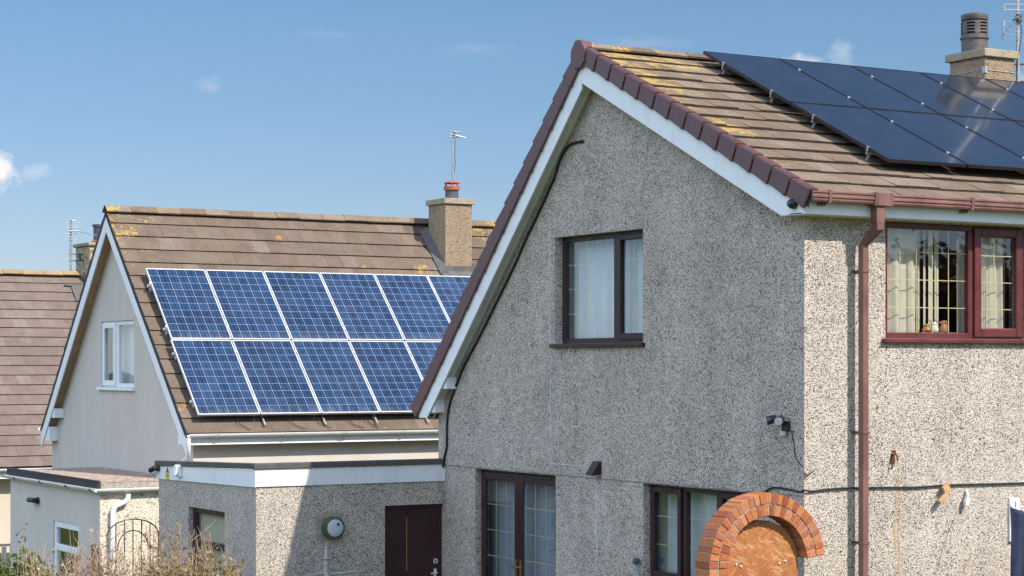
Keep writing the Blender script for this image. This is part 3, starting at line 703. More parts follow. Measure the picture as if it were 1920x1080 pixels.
tag(mb.build('cable_clip', 'pot_brown'), 'small metal cable clip on the house corner below the twin spotlight', 'clip')
# wedge lamp
p = S(1123, 877, 0, -.015); t = thing('wall_lamp', p, 'dark brown wedge shaped lamp on the gable between doors and window', 'lamp')
mb = MB(); q = p
mb.hexa([(-.16, q.y-.055, q.z-.085), (-.015, q.y-.055, q.z-.07), (-.015, q.y+.08, q.z-.07), (-.16, q.y+.08, q.z-.085),
         (-.05, q.y-.06, q.z+.075), (-.015, q.y-.06, q.z+.075), (-.015, q.y+.075, q.z+.075), (-.05, q.y+.075, q.z+.075)])
mb.build('lamp_housing', 'shaded_wood', t, bevel=.006)
mb = MB(); mb.box(-.15, -.03, q.y-.045, q.y+.07, q.z-.092, q.z-.0865); mb.build('diffuser', 'opal', t)
# capped pipe beside kitchen window
p = S(1193, 1052, 0, -.06); t = thing('garden_tap', (p.x, p.y, GZ), 'standpipe with a blue cap beside the lower gable window', 'tap')
mb = MB(); mb.lathe(p, [(.012, -.04), (.036, -.028), (.042, 0), (.036, .028), (.012, .038)], 14); mb.build('cap', 'blue_tap', t, smooth=True)
mb = MB(); mb.tube([p+Vector((0, 0, -.04)), p+Vector((.01, -.01, -.1)), p+Vector((.03, -.02, -.16)), (p.x+.03, p.y-.02, GZ)], .016, 8); mb.build('pipe', 'galv', t, smooth=True)
# small things on the sunny wall
p = S(1676, 862, 1, -.02)
mb = MB(); mb.tube([p+Vector((.0, -.01, .085)), p+Vector((-.02, -.03, .03)), p+Vector((-.035, -.02, -.04)), p+Vector((-.04, -.005, -.10))], .008, 6); mb.tube([p+Vector((.0, -.01, .085)), p+Vector((.025, -.02, .03)), p+Vector((.035, -.015, -.01))], .008, 6)
mb.tube([p+Vector((0, .02, .085)), p+Vector((0, -.025, .085))], .012, 6); mb.box(p.x-.025, p.x+.02, p.y+.004, p.y+.0185, p.z-.03, p.z+.06)
tag(mb.build('wall_hook', 'rust'), 'rusty iron hook fixed to the sunny wall right of the brown pipe', 'hook')
p = S(1770, 926, 1, -.05)
mb = MB(); mb.obox(p+Vector((.02, -.01, .05)), (.035, 0, .03), (0, .018, 0), (-.02, 0, .045)); mb.obox(p+Vector((-.045, -.03, -.045)), (.05, 0, .04), (0, .022, 0), (-.013, 0, .018)); mb.obox(p+Vector((.03, .03, .07)), (.012, 0, 0), (0, .03, 0), (0, 0, .012))
tag(mb.build('line_bracket', 'pine', bevel=.006), 'weathered wooden cleat hanging below the cable on the sunny wall', 'cleat')
p = S(1812, 938, 1, -.05)
mb = MB(); mb.tube([p+Vector((.04, .05, .10)), p+Vector((.02, .0, .06)), p], .018, 8); mb.tube([p+Vector((0, 0, .02)), p+Vector((-.01, -.01, -.06))], .026, 8); mb.box(p.x-.035, p.x+.035, p.y-.02, p.y+.015, p.z-.02, p.z+.0)
tag(mb.build('line_pulley', 'upvc_dirty', bevel=.003), 'white plastic pulley under the cable near the right edge of the sunny wall', 'pulley')
mb = MB(); mb.box(2.72, 2.86, -.03, -.002, 1.545, 2.0); t = thing('notice_board', (2.79, 0, 1.545), 'narrow white board on the sunny wall behind the navy cloth', 'board'); mb.build('board', 'upvc', t, bevel=.003)
mb = MB(); mb.box(2.77, 2.785, -.036, -.0305, 1.60, 1.69); mb.build('slot', 'pot_brown', t)
# washing line and cloth at the right edge
def cl(u, v):
    x = 1.99+u*.75+.075*(1-u)*v*1.7; z = 2.0-u*.18-v*1.5-.03*math.sin(u*9)
    y = -.8+.045*math.sin(u*17+v*2.5)+.03*math.sin(u*31+1+v*4)+.03*v
    if v < .12: x += .0
    return Vector((x+.02*math.sin(v*9+u*4), y, z))
mb = MB(); mb.sheet(cl, 44, 30); tag(mb.build('hanging_cloth', 'navy', smooth=True, solid=.006), 'dark navy cloth hanging in folds at the right edge before the wall', 'cloth')
t = thing('washing_line', (2.0, -.8, 2.0), 'pale line with pegs holding up the navy cloth', 'washing line')
mb = MB(); mb.tube([(1.98, -.8, 2.015), (2.4, -.8, 1.915), (2.9, -.8, 1.80), (4.2, -.8, 1.60)], .004, 6); mb.build('line', 'white_cable', t)
for x, z in ((2.03, 2.0), (2.20, 1.955), (2.5, 1.885)):
    mb = MB(); mb.obox((x, -.815, z+.01), (.008, 0, 0), (0, .01, 0), (0, 0, .035)); mb.build('peg', 'upvc_dirty', t)
mb = MB(); mb.tube([(1.98, -.8, 2.015), (1.99, -.4, 2.03), (2.1, -.01, 2.06)], .004, 6); mb.build('line_end', 'white_cable', t)

# window dressings
def curtain(name, label, ori, base, s0, s1, z0, z1, d, amp, folds, mat, cat, seed=0, taper=0, center=None):
    rnd = random.Random(seed); ph = [rnd.uniform(0, 6) for _ in range(3)]
    def fn(u, v):
        s = s0+(s1-s0)*u
        if taper: s = center+(s-center)*(1-taper*(1-v)*.8)
        w = amp*(math.sin(u*folds*6.283+ph[0])+.5*math.sin(u*folds*11+ph[1]+v))
        return wall_pt(ori, base, s, z0+(z1-z0)*v, d+w*(1-.2*v))
    mb = MB(); mb.sheet(fn, int(folds*12), 8); return tag(mb.build(name, mat, smooth=True, solid=.003), label, cat)
def blind(name, label, ori, base, spans, z0, z1, d, mat, w=.085, ang=.5, seed=0):
    rnd = random.Random(seed); mb = MB()
    for s in spans:
        a = ang+rnd.uniform(-.12, .12); ds, dd = math.cos(a)*w/2, math.sin(a)*w/2
        c = [wall_pt(ori, base, s-ds, z0, d-dd), wall_pt(ori, base, s+ds, z0, d+dd), wall_pt(ori, base, s+ds, z1, d+dd), wall_pt(ori, base, s-ds, z1, d-dd)]
        n = wall_pt(ori, 0, -math.sin(a)*.002, 0, math.cos(a)*.002)
        mb.prism(c, n)
    wbox(mb, ori, base, min(spans)-.05, max(spans)+.05, z1+.002, z1+.04, d-.02, d+.02)
    return tag(mb.build(name, mat), label, 'blind')
curtain('net_curtain', 'pale net curtain behind the gold barred upper gable window', 'X', 0, 2.75, 5.15, 3.62, 4.95, .30, .018, 11, 'net', 'curtain', 1)
curtain('net_curtain', 'grey net curtain behind the french doors', 'X', 0, 4.7, 7.1, .0, 2.12, .30, .02, 12, 'net_grey', 'curtain', 2)
curtain('net_curtain', 'pale net curtain behind the kitchen window next to the arch', 'X', 0, .9, 3.4, 1.0, 2.12, .32, .02, 10, 'net', 'curtain', 3)
curtain('curtain', 'cream curtain at the left of the sunny red framed window', 'Y', 0, 1.02, 1.60, 3.62, 4.9, .17, .018, 3, 'curtain', 'curtain', 4)
blind('vertical_blind', 'narrow cream blind strips beside the left curtain of the sunny window', 'Y', 0, [1.655, 1.735, 1.815, 1.90], 3.66, 4.87, .20, M['curtain'], .085, .45, 2)
curtain('curtain', 'cream curtain near the middle post of the sunny red framed window', 'Y', 0, 2.14, 2.36, 3.62, 4.9, .17, .015, 2, 'curtain', 'curtain', 5)
curtain('curtain', 'gathered cream curtain behind the opening sash of the sunny window', 'Y', 0, 2.40, 2.80, 3.62, 4.9, .17, .018, 3, 'curtain', 'curtain', 6)
blind('vertical_blind', 'cream blind strips at the right end of the sunny window', 'Y', 0, [2.86, 2.94], 3.66, 4.87, .20, M['curtain'], .075, .7, 3)
def figurine(x, label, mat, h, horn):
    t = thing('ornament', (x, .13, 3.745), label, 'ornament', 'ornaments on the window sill')
    mb = MB(); mb.lathe((x, .13, 3.745), [(.03, 0), (.045, .01), (.05, h*.3), (.035, h*.6), (.028, h*.7), (.034, h*.82), (.028, h*.95), (.008, h)], 16); mb.build('figure', mat, t, smooth=True)
    mb = MB(); mb.tube([(x-.02, .13, 3.745+h*.5), (x-horn*.5, .12, 3.745+h*.75), (x-horn, .12, 3.745+h*.85)], .012, 8, .006); mb.build('wing', 'terra', t, smooth=True)
figurine(1.80, 'white china ornament with a raised wing on the sunny window sill', 'china', .11, .06)
figurine(1.94, 'orange pottery ornament nearest the middle post of the sunny window', 'terra', .13, .08)
figurine(1.70, 'small orange ornament leftmost on the sunny window sill', 'terra', .09, .03)
mb = MB(); mb.box(1.6, 2.1, .10, .22, 3.70, 3.745); 
tag(mb.build('window_board', 'upvc_dirty'), 'pale inner ledge carrying the ornaments in the sunny window', 'ledge')

# TV aerial on the main chimney
t = thing('roof_aerial', (6.62, 4.0, 7.1), 'tall aerial mast bracketed to the brown chimney at the top right', 'aerial')
mx, my = 6.665, 3.86
mb = MB(); mb.tube([(mx, my, 7.13), (mx, my, 9.0)], .024, 10); mb.build('mast', 'galv', t, smooth=True)
mb = MB()
for zz in (7.36, 7.13): mb.tube([(CX1, my+.02, zz), (CX1+.12, my+.01, zz+.01), (mx, my, zz+.015), (mx+.08, my-.03, zz+.02)], .013, 8)
mb.tube([(CX1+.01, my-.08, 7.33), (CX1-.0+.03, my-.12, 7.27), (CX1+.03, my-.12, 7.2), (CX1+.02, my-.06, 7.14)], .012, 8)
mb.build('bracket', 'rust', t, smooth=True)
mb = MB()
hp = [(CX0-.006, CY0-.006), (CX1+.006, CY0-.006), (CX1+.006, CY1+.006), (CX0-.006, CY1+.006), (CX0-.006, CY0-.006)]
mb.tube([(a, b, 7.23-.01*math.sin(i)) for i, (a, b) in enumerate(hp)], .0045, 6); mb.build('lashing_wire', 'galv', t)
mb = MB(); mb.box(CX0-.014, CX0+.03, CY0-.016, CY0-.0065, 7.19, 7.27); mb.box(CX0-.016, CX0-.0065, CY0-.0065, CY0+.04, 7.19, 7.27); mb.build('corner_plate', 'galv', t)
ax = mx; mb = MB()
rx0, rx1 = mx-.27, mx+.25
mb.tube([(rx0-.02, my-.02, 7.68), (rx0+.01, my-.02, 7.93)], .012, 6)
for k in range(5): mb.tube([(rx0+.005*k-.02, my-.02, 7.70+.055*k), (rx1, my-.02, 7.69+.052*k)], .0045, 5)
mb.tube([(mx-.26, my-.02, 8.07), (mx+.25, my-.02, 8.10)], .008, 5); mb.tube([(mx-.26, my-.02, 8.05), (mx-.27, my-.02, 8.14)], .012, 5); mb.tube([(mx-.25, my-.02, 8.14), (mx+.25, my-.02, 8.18)], .006, 5)
mb.build('reflector', 'galv', t)
mb = MB(); bd = Vector((-.30, -.30, -.05))
b0 = Vector((mx, my, 7.98)); mb.tube([b0, b0+bd*1.0], .013, 6)
for k in range(9):
    c = b0+bd*(.12+.105*k); l = .075-.003*k
    for sgn in (1, -1):
        mb.tube([c+Vector((.05, -.05, .0))*sgn*1.0+Vector((0, 0, l*.6)), c, c+Vector((.05, -.05, 0))*sgn+Vector((0, 0, -l*.6))], .0042, 5)
mb.build('boom', 'galv', t)
mb = MB(); mb.obox(b0+Vector((-.01, -.03, 0)), (.03, 0, 0), (0, .03, 0), (0, 0, .05)); mb.build('clamp', 'pot_dark', t)
cable('cable', 'thin dark lead hanging down the tall aerial mast', [(mx+.02, my-.03, 7.95), (mx+.035, my-.03, 7.75), (mx-.02, my-.03, 7.45), (mx-.03, my-.02, 7.3)], .005, 'cable')

# ================================================================== BRICK ARCH
AC = Vector((-.69, -.3, 1.486)); DEP = .225
t = thing('brick_arch', (AC.x, -.2, GZ), 'unfinished orange brick arch two rings thick at the house corner', 'arch')
def wedge(mb, r0, r1, a0, a1, y0, y1, jit):
    j = random.uniform(-jit, jit)
    def P(r, a, y): return Vector((AC.x+r*math.cos(a), y, AC.z+r*math.sin(a)))
    mb.hexa([P(r0, a0, y0+j), P(r0, a1, y0+j), P(r0, a1, y1+j), P(r0, a0, y1+j), P(r1+j*.7, a0, y0+j), P(r1+j*.7, a1, y0+j), P(r1+j*.7, a1, y1+j), P(r1+j*.7, a0, y1+j)])
def ringb(name, r0, r1, a0, a1, n):
    mb = MB(); st = (a1-a0)/n
    for i in range(n): wedge(mb, r0, r1, a0+i*st+.0045/r1*1.0, a0+(i+1)*st-.0045/r1, -.3, -.3+DEP, .005)
    mb.build(name, 'brick', t, bevel=.005)
    mb = MB()
    for i in range(n): wedge(mb, r0+.006, r1-.006, a0+i*st, a0+(i+1)*st, -.3+.007, -.3+DEP-.006, 0)
    mb.build('mortar', 'screed', t)
ringb('outer_ring', .592, .695, R_(6), R_(180), 28)
ringb('inner_ring', .478, .582, R_(6), R_(180), 23)
mb = MB(); mb.bm.free(); mb = MB()
segs = 40
for i in range(segs):
    wedge(mb, .580, .594, R_(6)+(R_(174))*i/segs, R_(6)+R_(174)*(i+1)/segs, -.3+.008, -.3+DEP-.01, 0)
mb.build('mortar', 'screed', t)
mb = MB(); z = AC.z-.008; k = 0
while z > GZ+.02:
    for (xa, xb) in ((-.695, -.592), (-.582, -.478)):
        j = random.uniform(-.004, .004)
        mb.box(AC.x+xa+j, AC.x+xb+j, -.3+j, -.3+DEP+j, z-.064, z)
    z -= .075
mb.build('pier', 'brick', t, bevel=.004)
mb = MB(); mb.box(AC.x-.688, AC.x-.485, -.292, -.3+DEP-.008, GZ, AC.z-.005); mb.build('mortar', 'screed', t)
t2 = thing('arch_former', (AC.x, -.15, GZ), 'round chipboard disc propped inside the brick arch as a former', 'board')
dc = Vector((AC.x+.0, -.19, AC.z-.025)); mb = MB()
mb.lathe(dc, [(.452, 0), (.452, .09)], 64, 'y'); mb.build('disc', 'osb', t2, bevel=.002)
mb = MB()
for u, v in ((1380, 1058), (1389, 1062), (1461, 1056), (1472, 1052)):
    q = S(u, v, 1, -.19); mb.lathe(q, [(.008, -.012), (.012, -.008), (.012, -.001)], 12, 'y')
mb.build('screws', 'alu', t2)
mb = MB(); mb.box(dc.x-.05, dc.x+.05, -.17, -.12, GZ, dc.z-.45); mb.build('prop', 'pine', t2)

# ================================================================== FLAT ROOFED GARAGE
GX0, GY0, GY1, GT = -2.65, 7.42, 10.76, 1.905
ga = thing('flat_roofed_garage', (-1.3, 9, GZ), 'low pebbledash outbuilding with a white fascia, flat roof and dark brown door', 'outbuilding')
GD = (-.865, -.006, GZ+.02, 1.608); GW = (8.42, 9.66, .55, 1.53)
mb = MB(); wall_face(mb, 'Y', GY0, [(GX0, GZ), (-.001, GZ), (-.001, GT+.1), (GX0, GT+.1)], [GD], .14)
wall_face(mb, 'X', GX0, [(GY0, GZ), (GY1, GZ), (GY1, GT+.1), (GY0, GT+.1)], [GW], .14)
mb.poly([(GX0, GY1, GZ), (-.001, GY1, GZ), (-.001, GY1, GT+.1), (GX0, GY1, GT+.1)]); mb.build('wall', 'dash', ga)
ft = 2.118
mb = MB(); mb.box(GX0-.018, .0, GY0-.02, GY0-.002, GT, ft); mb.hexa([(GX0-.02, GY0-.0185, GT-.005), (GX0-.002, GY0-.0185, GT-.005), (GX0-.002, GY1+.05, 1.845), (GX0-.02, GY1+.05, 1.845), (GX0-.02, GY0-.0185, ft), (GX0-.002, GY0-.0185, ft), (GX0-.002, GY1+.05, 2.018), (GX0-.02, GY1+.05, 2.018)]); mb.build('fascia', 'upvc', ga)
mb = MB(); mb.box(GX0-.04, -.016, GY0-.04, GY0+.10, ft+.002, ft+.075); mb.hexa([(GX0-.04, GY0+.101, ft+.002), (GX0+.08, GY0+.101, ft+.002), (GX0+.08, GY1+.07, 2.02), (GX0-.04, GY1+.07, 2.02), (GX0-.04, GY0+.101, ft+.075), (GX0+.08, GY0+.101, ft+.075), (GX0+.08, GY1+.07, 2.095), (GX0-.04, GY1+.07, 2.095)]); mb.build('roof_kerb', 'felt_grey', ga, bevel=.01)
mb = MB()
def rf(u, v):
    x = GX0+.08+(2.55)*u; y = GY0+.1+(GY1-GY0-.05)*v
    return Vector((x, y, 1.985+.012*math.sin(x*7+y*3)+.01*math.sin(y*13+x*2)+random.uniform(-.006, .006)))
mb.sheet(rf, 50, 50); mb.build('roof', 'cream_dash', ga, smooth=True)
mb = MB(); mb.box(GX0+.05, -.03, GY1-.02, GY1+.06, 1.8, 2.02); mb.build('rear_upstand', 'screed', ga, bevel=.015)
# door
mb = MB(); ring(mb, 'Y', GY0, GD[0]+.002, GD[1]-.002, GD[2], GD[3]-.002, .05, .05, .11, wb=.03); gdo = mb.build('door', 'door_brown', ga, bevel=.005)
mb = MB(); wbox(mb, 'Y', GY0, GD[0]+.055, -.525, GD[2]+.035, GD[3]-.055, .062, .10); wbox(mb, 'Y', GY0, -.505, GD[1]-.055, GD[2]+.035, GD[3]-.055, .060, .10)
wbox(mb, 'Y', GY0, -.524, -.506, GD[2]+.035, GD[3]-.055, .07, .098); mb.build('door_leaf', 'door_brown', gdo, bevel=.004)
mb = MB(); mb.tube([(-.515, GY0+.066, .75), (-.515, GY0+.066, 1.45)], .0035, 5); mb.build('edge_strip', 'pine', gdo)
mb = MB(); mb.box(-.125, -.085, GY0+.052, GY0+.0595, .62, .76); mb.tube([(-.105, GY0+.055, .71), (-.105, GY0+.005, .71), (-.19, GY0+.003, .705)], .012, 8); mb.build('handle', 'alu', gdo, smooth=True)
mb = MB(); ring(mb, 'Y', GY0, -.125, -.07, .83, .89, .014, .050, .0595); mb.build('lock_plate', 'alu', gdo)
# side window
mb = MB(); ring(mb, 'X', GX0, GW[0]+.002, GW[1]-.002, GW[2], GW[3]-.002, .075, .06, .12); wbox(mb, 'X', GX0, GW[0]+.077, GW[1]-.077, 1.01, 1.10, .055, .118)
gw = mb.build('window', 'shaded_wood', ga, bevel=.006)
pane(gw, 'X', GX0, GW[0]+.075, GW[1]-.075, 1.10, GW[3]-.075, .09); pane(gw, 'X', GX0, GW[0]+.075, GW[1]-.075, GW[2]+.075, 1.01, .09)
curtain('net_curtain', 'dull net curtain behind the outbuilding side window', 'X', GX0, GW[0], GW[1]+.1, .5, 1.55, .145, .0, 5, 'curtain', 'curtain', 9)
# round bulkhead lamp
c = Vector((-1.63, GY0, 1.365)); t = thing('bulkhead_lamp', c, 'round bulkhead lamp with a green rim and pale face on the outbuilding', 'lamp')
mb = MB(); mb.lathe(c, [(.128, -.13), (.138, -.125), (.138, -.012), (.13, -.004)], 36, 'y'); mb.build('rim', 'green_rim', t, smooth=True)
mb = MB(); mb.lathe(c+Vector((0, -.1305, 0)), [(.02, -.022), (.08, -.018), (.108, -.004), (.108, .0)], 32, 'y'); mb.build('diffuser', 'opal', t, smooth=True)
mb = MB(); mb.lathe(c+Vector((.03, -.152, .045)), [(.004, -.006), (.018, -.004), (.018, .003)], 14, 'y'); mb.build('screw_cover', 'black_plastic', t)
mb = MB(); mb.box(c.x-.20, c.x+.17, GY0-.0035, GY0-.001, c.z-.16, c.z+.19); tag(mb.build('mounting_patch', 'screed'), 'square pale mortar patch behind the round bulkhead lamp', 'patch')
# finial post
c = Vector((-1.935, 6.9, 0)); t = thing('garden_post', (c.x, c.y, GZ), 'grey cast garden post with a spired finial and short cross arm', 'post')
mb = MB(); mb.lathe(c, [(.07, GZ), (.06, GZ+.1), (.035, GZ+.2), (.032, .78), (.045, .80), (.04, .83), (.028, .86), (.036, .90), (.038, .96), (.034, 1.005), (.05, 1.02), (.056, 1.03), (.03, 1.04), (.032, 1.075), (.024, 1.09), (.026, 1.12), (.014, 1.15), (.016, 1.165), (.004, 1.195)], 16); mb.build('finial', 'stone_grey', t, smooth=True)
mb = MB(); mb.tube([c+Vector((-.22, 0, .82)), c+Vector((-.1, 0, .845)), c+Vector((0, 0, .84)), c+Vector((.1, 0, .825)), c+Vector((.25, -.01, .84)), c+Vector((.38, -.01, .842))], .016, 8)
mb.tube([c+Vector((.37, -.01, .83)), c+Vector((.39, -.01, .87)), c+Vector((.40, -.01, .90))], .012, 8); mb.tube([c+Vector((-.21, 0, .80)), c+Vector((-.235, 0, .86))], .014, 8); mb.build('cross_arm', 'stone_grey', t, smooth=True)
# fascia fittings
fx = GX0-.021
def fp(u, v): return S(u, v, 0, fx)
p = fp(300, 880); t = thing('security_camera', p, 'black bullet camera on the far end of the outbuilding fascia', 'camera')
mb = MB(); mb.tube([p+Vector((0, .02, .01)), p+Vector((-.05, .05, .02))], .04, 14); mb.build('mount', 'black_plastic', t, smooth=True)
mb = MB(); mb.tube([p+Vector((-.05, .03, .03)), p+Vector((-.08, .16, -.02))], .036, 14); mb.build('barrel', 'black_plastic', t, smooth=True)
mb = MB(); a = fp(311, 878); b = fp(317, 899); mb.box(fx-.004, fx-.001, b.y, a.y, b.z, b.z+.09)
t = thing('warning_label', (fx, a.y, b.z), 'small yellow and red warning label on the white fascia', 'label'); mb.build('yellow_field', 'yellow', t)
mb = MB(); mb.prism([(fx-.004, b.y+.005, b.z+.092), (fx-.004, a.y-.005, b.z+.092), (fx-.004, (a.y+b.y)/2, b.z+.17)], (.003, 0, 0)); mb.build('red_triangle', 'redlab', t)
mb = MB(); mb.box(fx-.0045, fx-.0041, b.y+.01, a.y-.01, b.z+.05, b.z+.06); mb.box(fx-.0045, fx-.0041, b.y+.02, a.y-.02, b.z+.03, b.z+.036); mb.build('print', 'black_plastic', t)
a = fp(334, 876); b = fp(342, 894); mb = MB(); mb.box(fx-.05, fx-.001, b.y, a.y, b.z, b.z+.16)
mb.hexa([(fx-.10, b.y+.02, b.z+.02), (fx-.051, b.y+.02, b.z+.02), (fx-.051, a.y-.02, b.z+.02), (fx-.10, a.y-.02, b.z+.02), (fx-.07, b.y+.02, b.z+.15), (fx-.051, b.y+.02, b.z+.15), (fx-.051, a.y-.02, b.z+.15), (fx-.07, a.y-.02, b.z+.15)])
tag(mb.build('sensor_box', 'upvc', bevel=.008), 'small white sensor box on the outbuilding fascia beside the yellow label', 'sensor')

# ================================================================== LEFT HOUSE
LX, LY0, LY1 = -.84, 14.06, 21.07
LE, LRG, LL = (13.817, 2.36), (17.57, 6.10), (21.17, 2.27)
lh = thing('rendered_house', (3.5, 17.7, GZ), 'cream rendered house with a steep brown roof carrying blue solar panels', 'house')
s1_ = (LRG[1]-LE[1])/(LRG[0]-LE[0]); s2_ = (LRG[1]-LL[1])/(LL[0]-LRG[0])
def zl(y): return LE[1]+s1_*(y-LE[0]) if y < LRG[0] else LRG[1]-s2_*(y-LRG[0])
AW = (16.70, 18.34, 3.03, 4.17)
mb = MB(); wall_face(mb, 'X', LX, [(LY0, GZ), (LY1, GZ), (LY1, zl(LY1)-.16), (LRG[0], LRG[1]-.16), (LY0, zl(LY0)-.16)], [AW], .15)
mb.poly([(LX, LY0, GZ), (9.5, LY0, GZ), (9.5, LY0, 2.42), (LX, LY0, 2.42)]); mb.poly([(LX, LY1, GZ), (9.5, LY1, GZ), (9.5, LY1, 2.1), (LX, LY1, 2.1)])
mb.poly([(9.5, LY0, GZ), (9.5, LY1, GZ), (9.5, LY1, 2.1), (9.5, LRG[0], 5.9), (9.5, LY0, 2.4)]); mb.build('wall', 'render', lh)
tiles('roof', 'tile_left', lh, -1.03, 9.6, LE, (LRG[0]-.03, zl(LRG[0]-.03)), .325, .29, .031, 21, .003)
deck('roof_underlay', 'felt', lh, -1.035, 9.6, (LE[0]+.03, zl(LE[0]+.03)), LRG, .055, .05)
tiles('roof_far_slope', 'tile_left', lh, -1.03, 9.6, LL, (LRG[0]+.03, zl(LRG[0]+.03)), .325, .29, .031, 22, .003)
deck('roof_underlay', 'felt', lh, -1.035, 9.6, (LL[0]-.03, zl(LL[0]-.03)), LRG, .055, .05)
ridge_caps('ridge_tiles', 'ridge_left', lh, -1.05, 9.6, LRG[0], LRG[1]+.055, .13, .11, .45)
def lbarge(y0, y1, d0, d1, x0, x1, nm, mt, bev=.003):
    mb = MB(); q = [(y0, zl(y0)-d0), (y1, zl(y1)-d0), (y1, zl(y1)-d1), (y0, zl(y0)-d1)]
    mb.prism([Vector((x0, a, b)) for a, b in q], (x1-x0, 0, 0)); return mb.build(nm, mt, lh, bevel=bev)
lbarge(LE[0]+.06, LRG[0], .145, .40, -1.03, -1.01, 'bargeboard', 'upvc')
lbarge(LL[0]-.02, LRG[0], .145, .42, -1.03, -1.01, 'bargeboard', 'upvc')
lbarge(LY0-.1, LRG[0]-.03, .30, .33, -1.01, LX-.002, 'verge_soffit', 'upvc_dirty')
lbarge(LY1-.1, LRG[0]+.03, .30, .33, -1.01, LX-.002, 'verge_soffit', 'soffit_wood')
lbarge(LE[0]+.03, LRG[0], .06, .145, -1.03, -.99, 'verge_strip', 'felt_grey'); lbarge(LL[0]-.03, LRG[0], .06, .145, -1.03, -.99, 'verge_strip', 'felt_grey')
mb = MB(); mb.box(-1.008, LX-.003, 20.72, 21.05, 2.02, 2.28); mb.build('soffit_box', 'upvc', lh); mb = MB(); mb.box(-1.008, LX-.003, 20.4, 20.66, 2.45, 2.62); mb.build('soffit_box', 'upvc', lh)
mb = MB(); mb.box(-1.0, 9.5, LE[0]+.045, LE[0]+.063, 2.17, 2.30); mb.box(-1.009, -.845, LE[0]+.064, LY0+.2, 2.17, 2.4); mb.build('fascia', 'upvc', lh)
mb = MB(); mb.box(-.99, 9.5, LE[0]+.0635, LY0-.001, 2.172, 2.185); mb.build('soffit', 'soffit_wood', lh)
mb = MB(); half_gutter(mb, -1.02, 9.5, LE[0]-.015, 2.345, .058, 10); gg = mb.build('gutter', 'upvc', lh, smooth=True)
for x in (-.55, .6, 1.6, 1.66, 2.7):
    mb = MB(); half_gutter(mb, x, x+.035, LE[0]-.015, 2.347, .068, 8); mb.box(x, x+.03, LE[0]+.0, LE[0]+.044, 2.24, 2.30); mb.build('gutter_bracket', 'upvc_dirty', gg)
mb = MB(); mb.tube([(-1.02, LE[0]-.02, 2.28), (-1.02, LE[0]-.02, 2.1), (-.98, LE[0]+.1, 1.98), (-.95, LE[0]+.5, 1.86), (-.93, LY0+.3, 1.8), (-.93, LY0+1.6, 1.70)], .036, 10); mb.build('downpipe', 'upvc', lh, smooth=True)
mb = MB(); half_gutter(mb, -1.04, 9.5, LL[0]+.06, 2.25, .058, 8); mb.build('gutter', 'upvc_dirty', lh, smooth=True)
# gable window
mb = MB(); ring(mb, 'X', LX, AW[0]+.002, AW[1]-.002, AW[2]+.002, AW[3]-.002, .07, .03, .09); wbox(mb, 'X', LX, 17.56, 17.70, AW[2]+.073, AW[3]-.073, .03, .09)
aw = mb.build('window', 'upvc', lh, bevel=.006)
mb = MB(); ring(mb, 'X', LX, 17.66, AW[1]-.03, AW[2]+.03, AW[3]-.03, .09, .005, .029); mb.build('opening_sash', 'upvc', aw, bevel=.006)
mb = MB(); wbox(mb, 'X', LX, AW[0]-.05, AW[1]+.12, AW[2]-.05, AW[2]-.001, -.06, .05); mb.build('sill', 'upvc', aw, bevel=.006)
pane(aw, 'X', LX, AW[0]+.072, 17.56, AW[2]+.072, AW[3]-.072, .06); pane(aw, 'X', LX, 17.75, AW[1]-.12, AW[2]+.12, AW[3]-.12, .045)
curtain('net_curtain', 'white net curtain in the gable window of the cream house', 'X', LX, 16.65, 18.9, 3.0, 4.2, .22, .02, 7, 'net', 'curtain', 12)
# chimney
X0, X1, Y0, Y1 = 5.04, 5.60, 16.59, 17.24
mb = MB(); mb.box(X0, X1, Y0, Y1, 4.9, 6.35); ch = mb.build('chimney', 'dash_chimney', lh, bevel=.01)
mb = MB(); mb.box(X0-.04, X1+.04, Y0-.04, Y1+.04, 6.352, 6.455); mb.build('chimney_cap', 'concrete', ch, bevel=.01)
c = Vector((5.345, 16.9, 6.456)); mb = MB(); mb.lathe(c, [(.125, 0), (.118, .19)], 24); mb.build('chimney_pot', 'pot_dark', ch, smooth=True)
mb = MB(); mb.lathe(c, [(.13, .17), (.148, .175), (.15, .235), (.12, .24)], 24); mb.lathe(c, [(.145, .295), (.148, .305), (.12, .335), (.04, .35)], 24)
for k in range(6):
    a = k*math.pi/3; mb.obox(c+Vector((.125*math.cos(a), .125*math.sin(a), .268)), (.012, 0, 0), (0, .012, 0), (0, 0, .03))
mb.build('chimney_cowl', 'clay', ch, smooth=True)
mb = MB()
for k in range(8):
    a = Y0-.08+k*.1; mb.hexa([(X0-.13, a, zl(a)+.008), (X0-.002, a, zl(a)+.012), (X0-.002, a+.098, zl(a+.1)+.012), (X0-.13, a+.098, zl(a+.1)+.008), (X0-.13, a, zl(a)+.018), (X0-.002, a, zl(a)+.13), (X0-.002, a+.098, zl(a+.1)+.13), (X0-.13, a+.098, zl(a+.1)+.018)])
mb.box(X0-.05, X1+.1, Y0-.022, Y0-.002, zl(Y0)-.02, zl(Y0)+.10); mb.hexa([(X0-.1, Y0-.2, zl(Y0-.2)+.01), (X1+.14, Y0-.2, zl(Y0-.2)+.01), (X1+.14, Y0-.03, zl(Y0-.03)+.01), (X0-.1, Y0-.03, zl(Y0-.03)+.01), (X0-.1, Y0-.2, zl(Y0-.2)+.022), (X1+.14, Y0-.2, zl(Y0-.2)+.022), (X1+.14, Y0-.03, zl(Y0-.03)+.03), (X0-.1, Y0-.03, zl(Y0-.03)+.03)])
mb.box(X1+.002, X1+.08, Y0, Y1, zl(Y0)+.0, zl(Y0)+.14); mb.build('flashing', 'lead', ch)
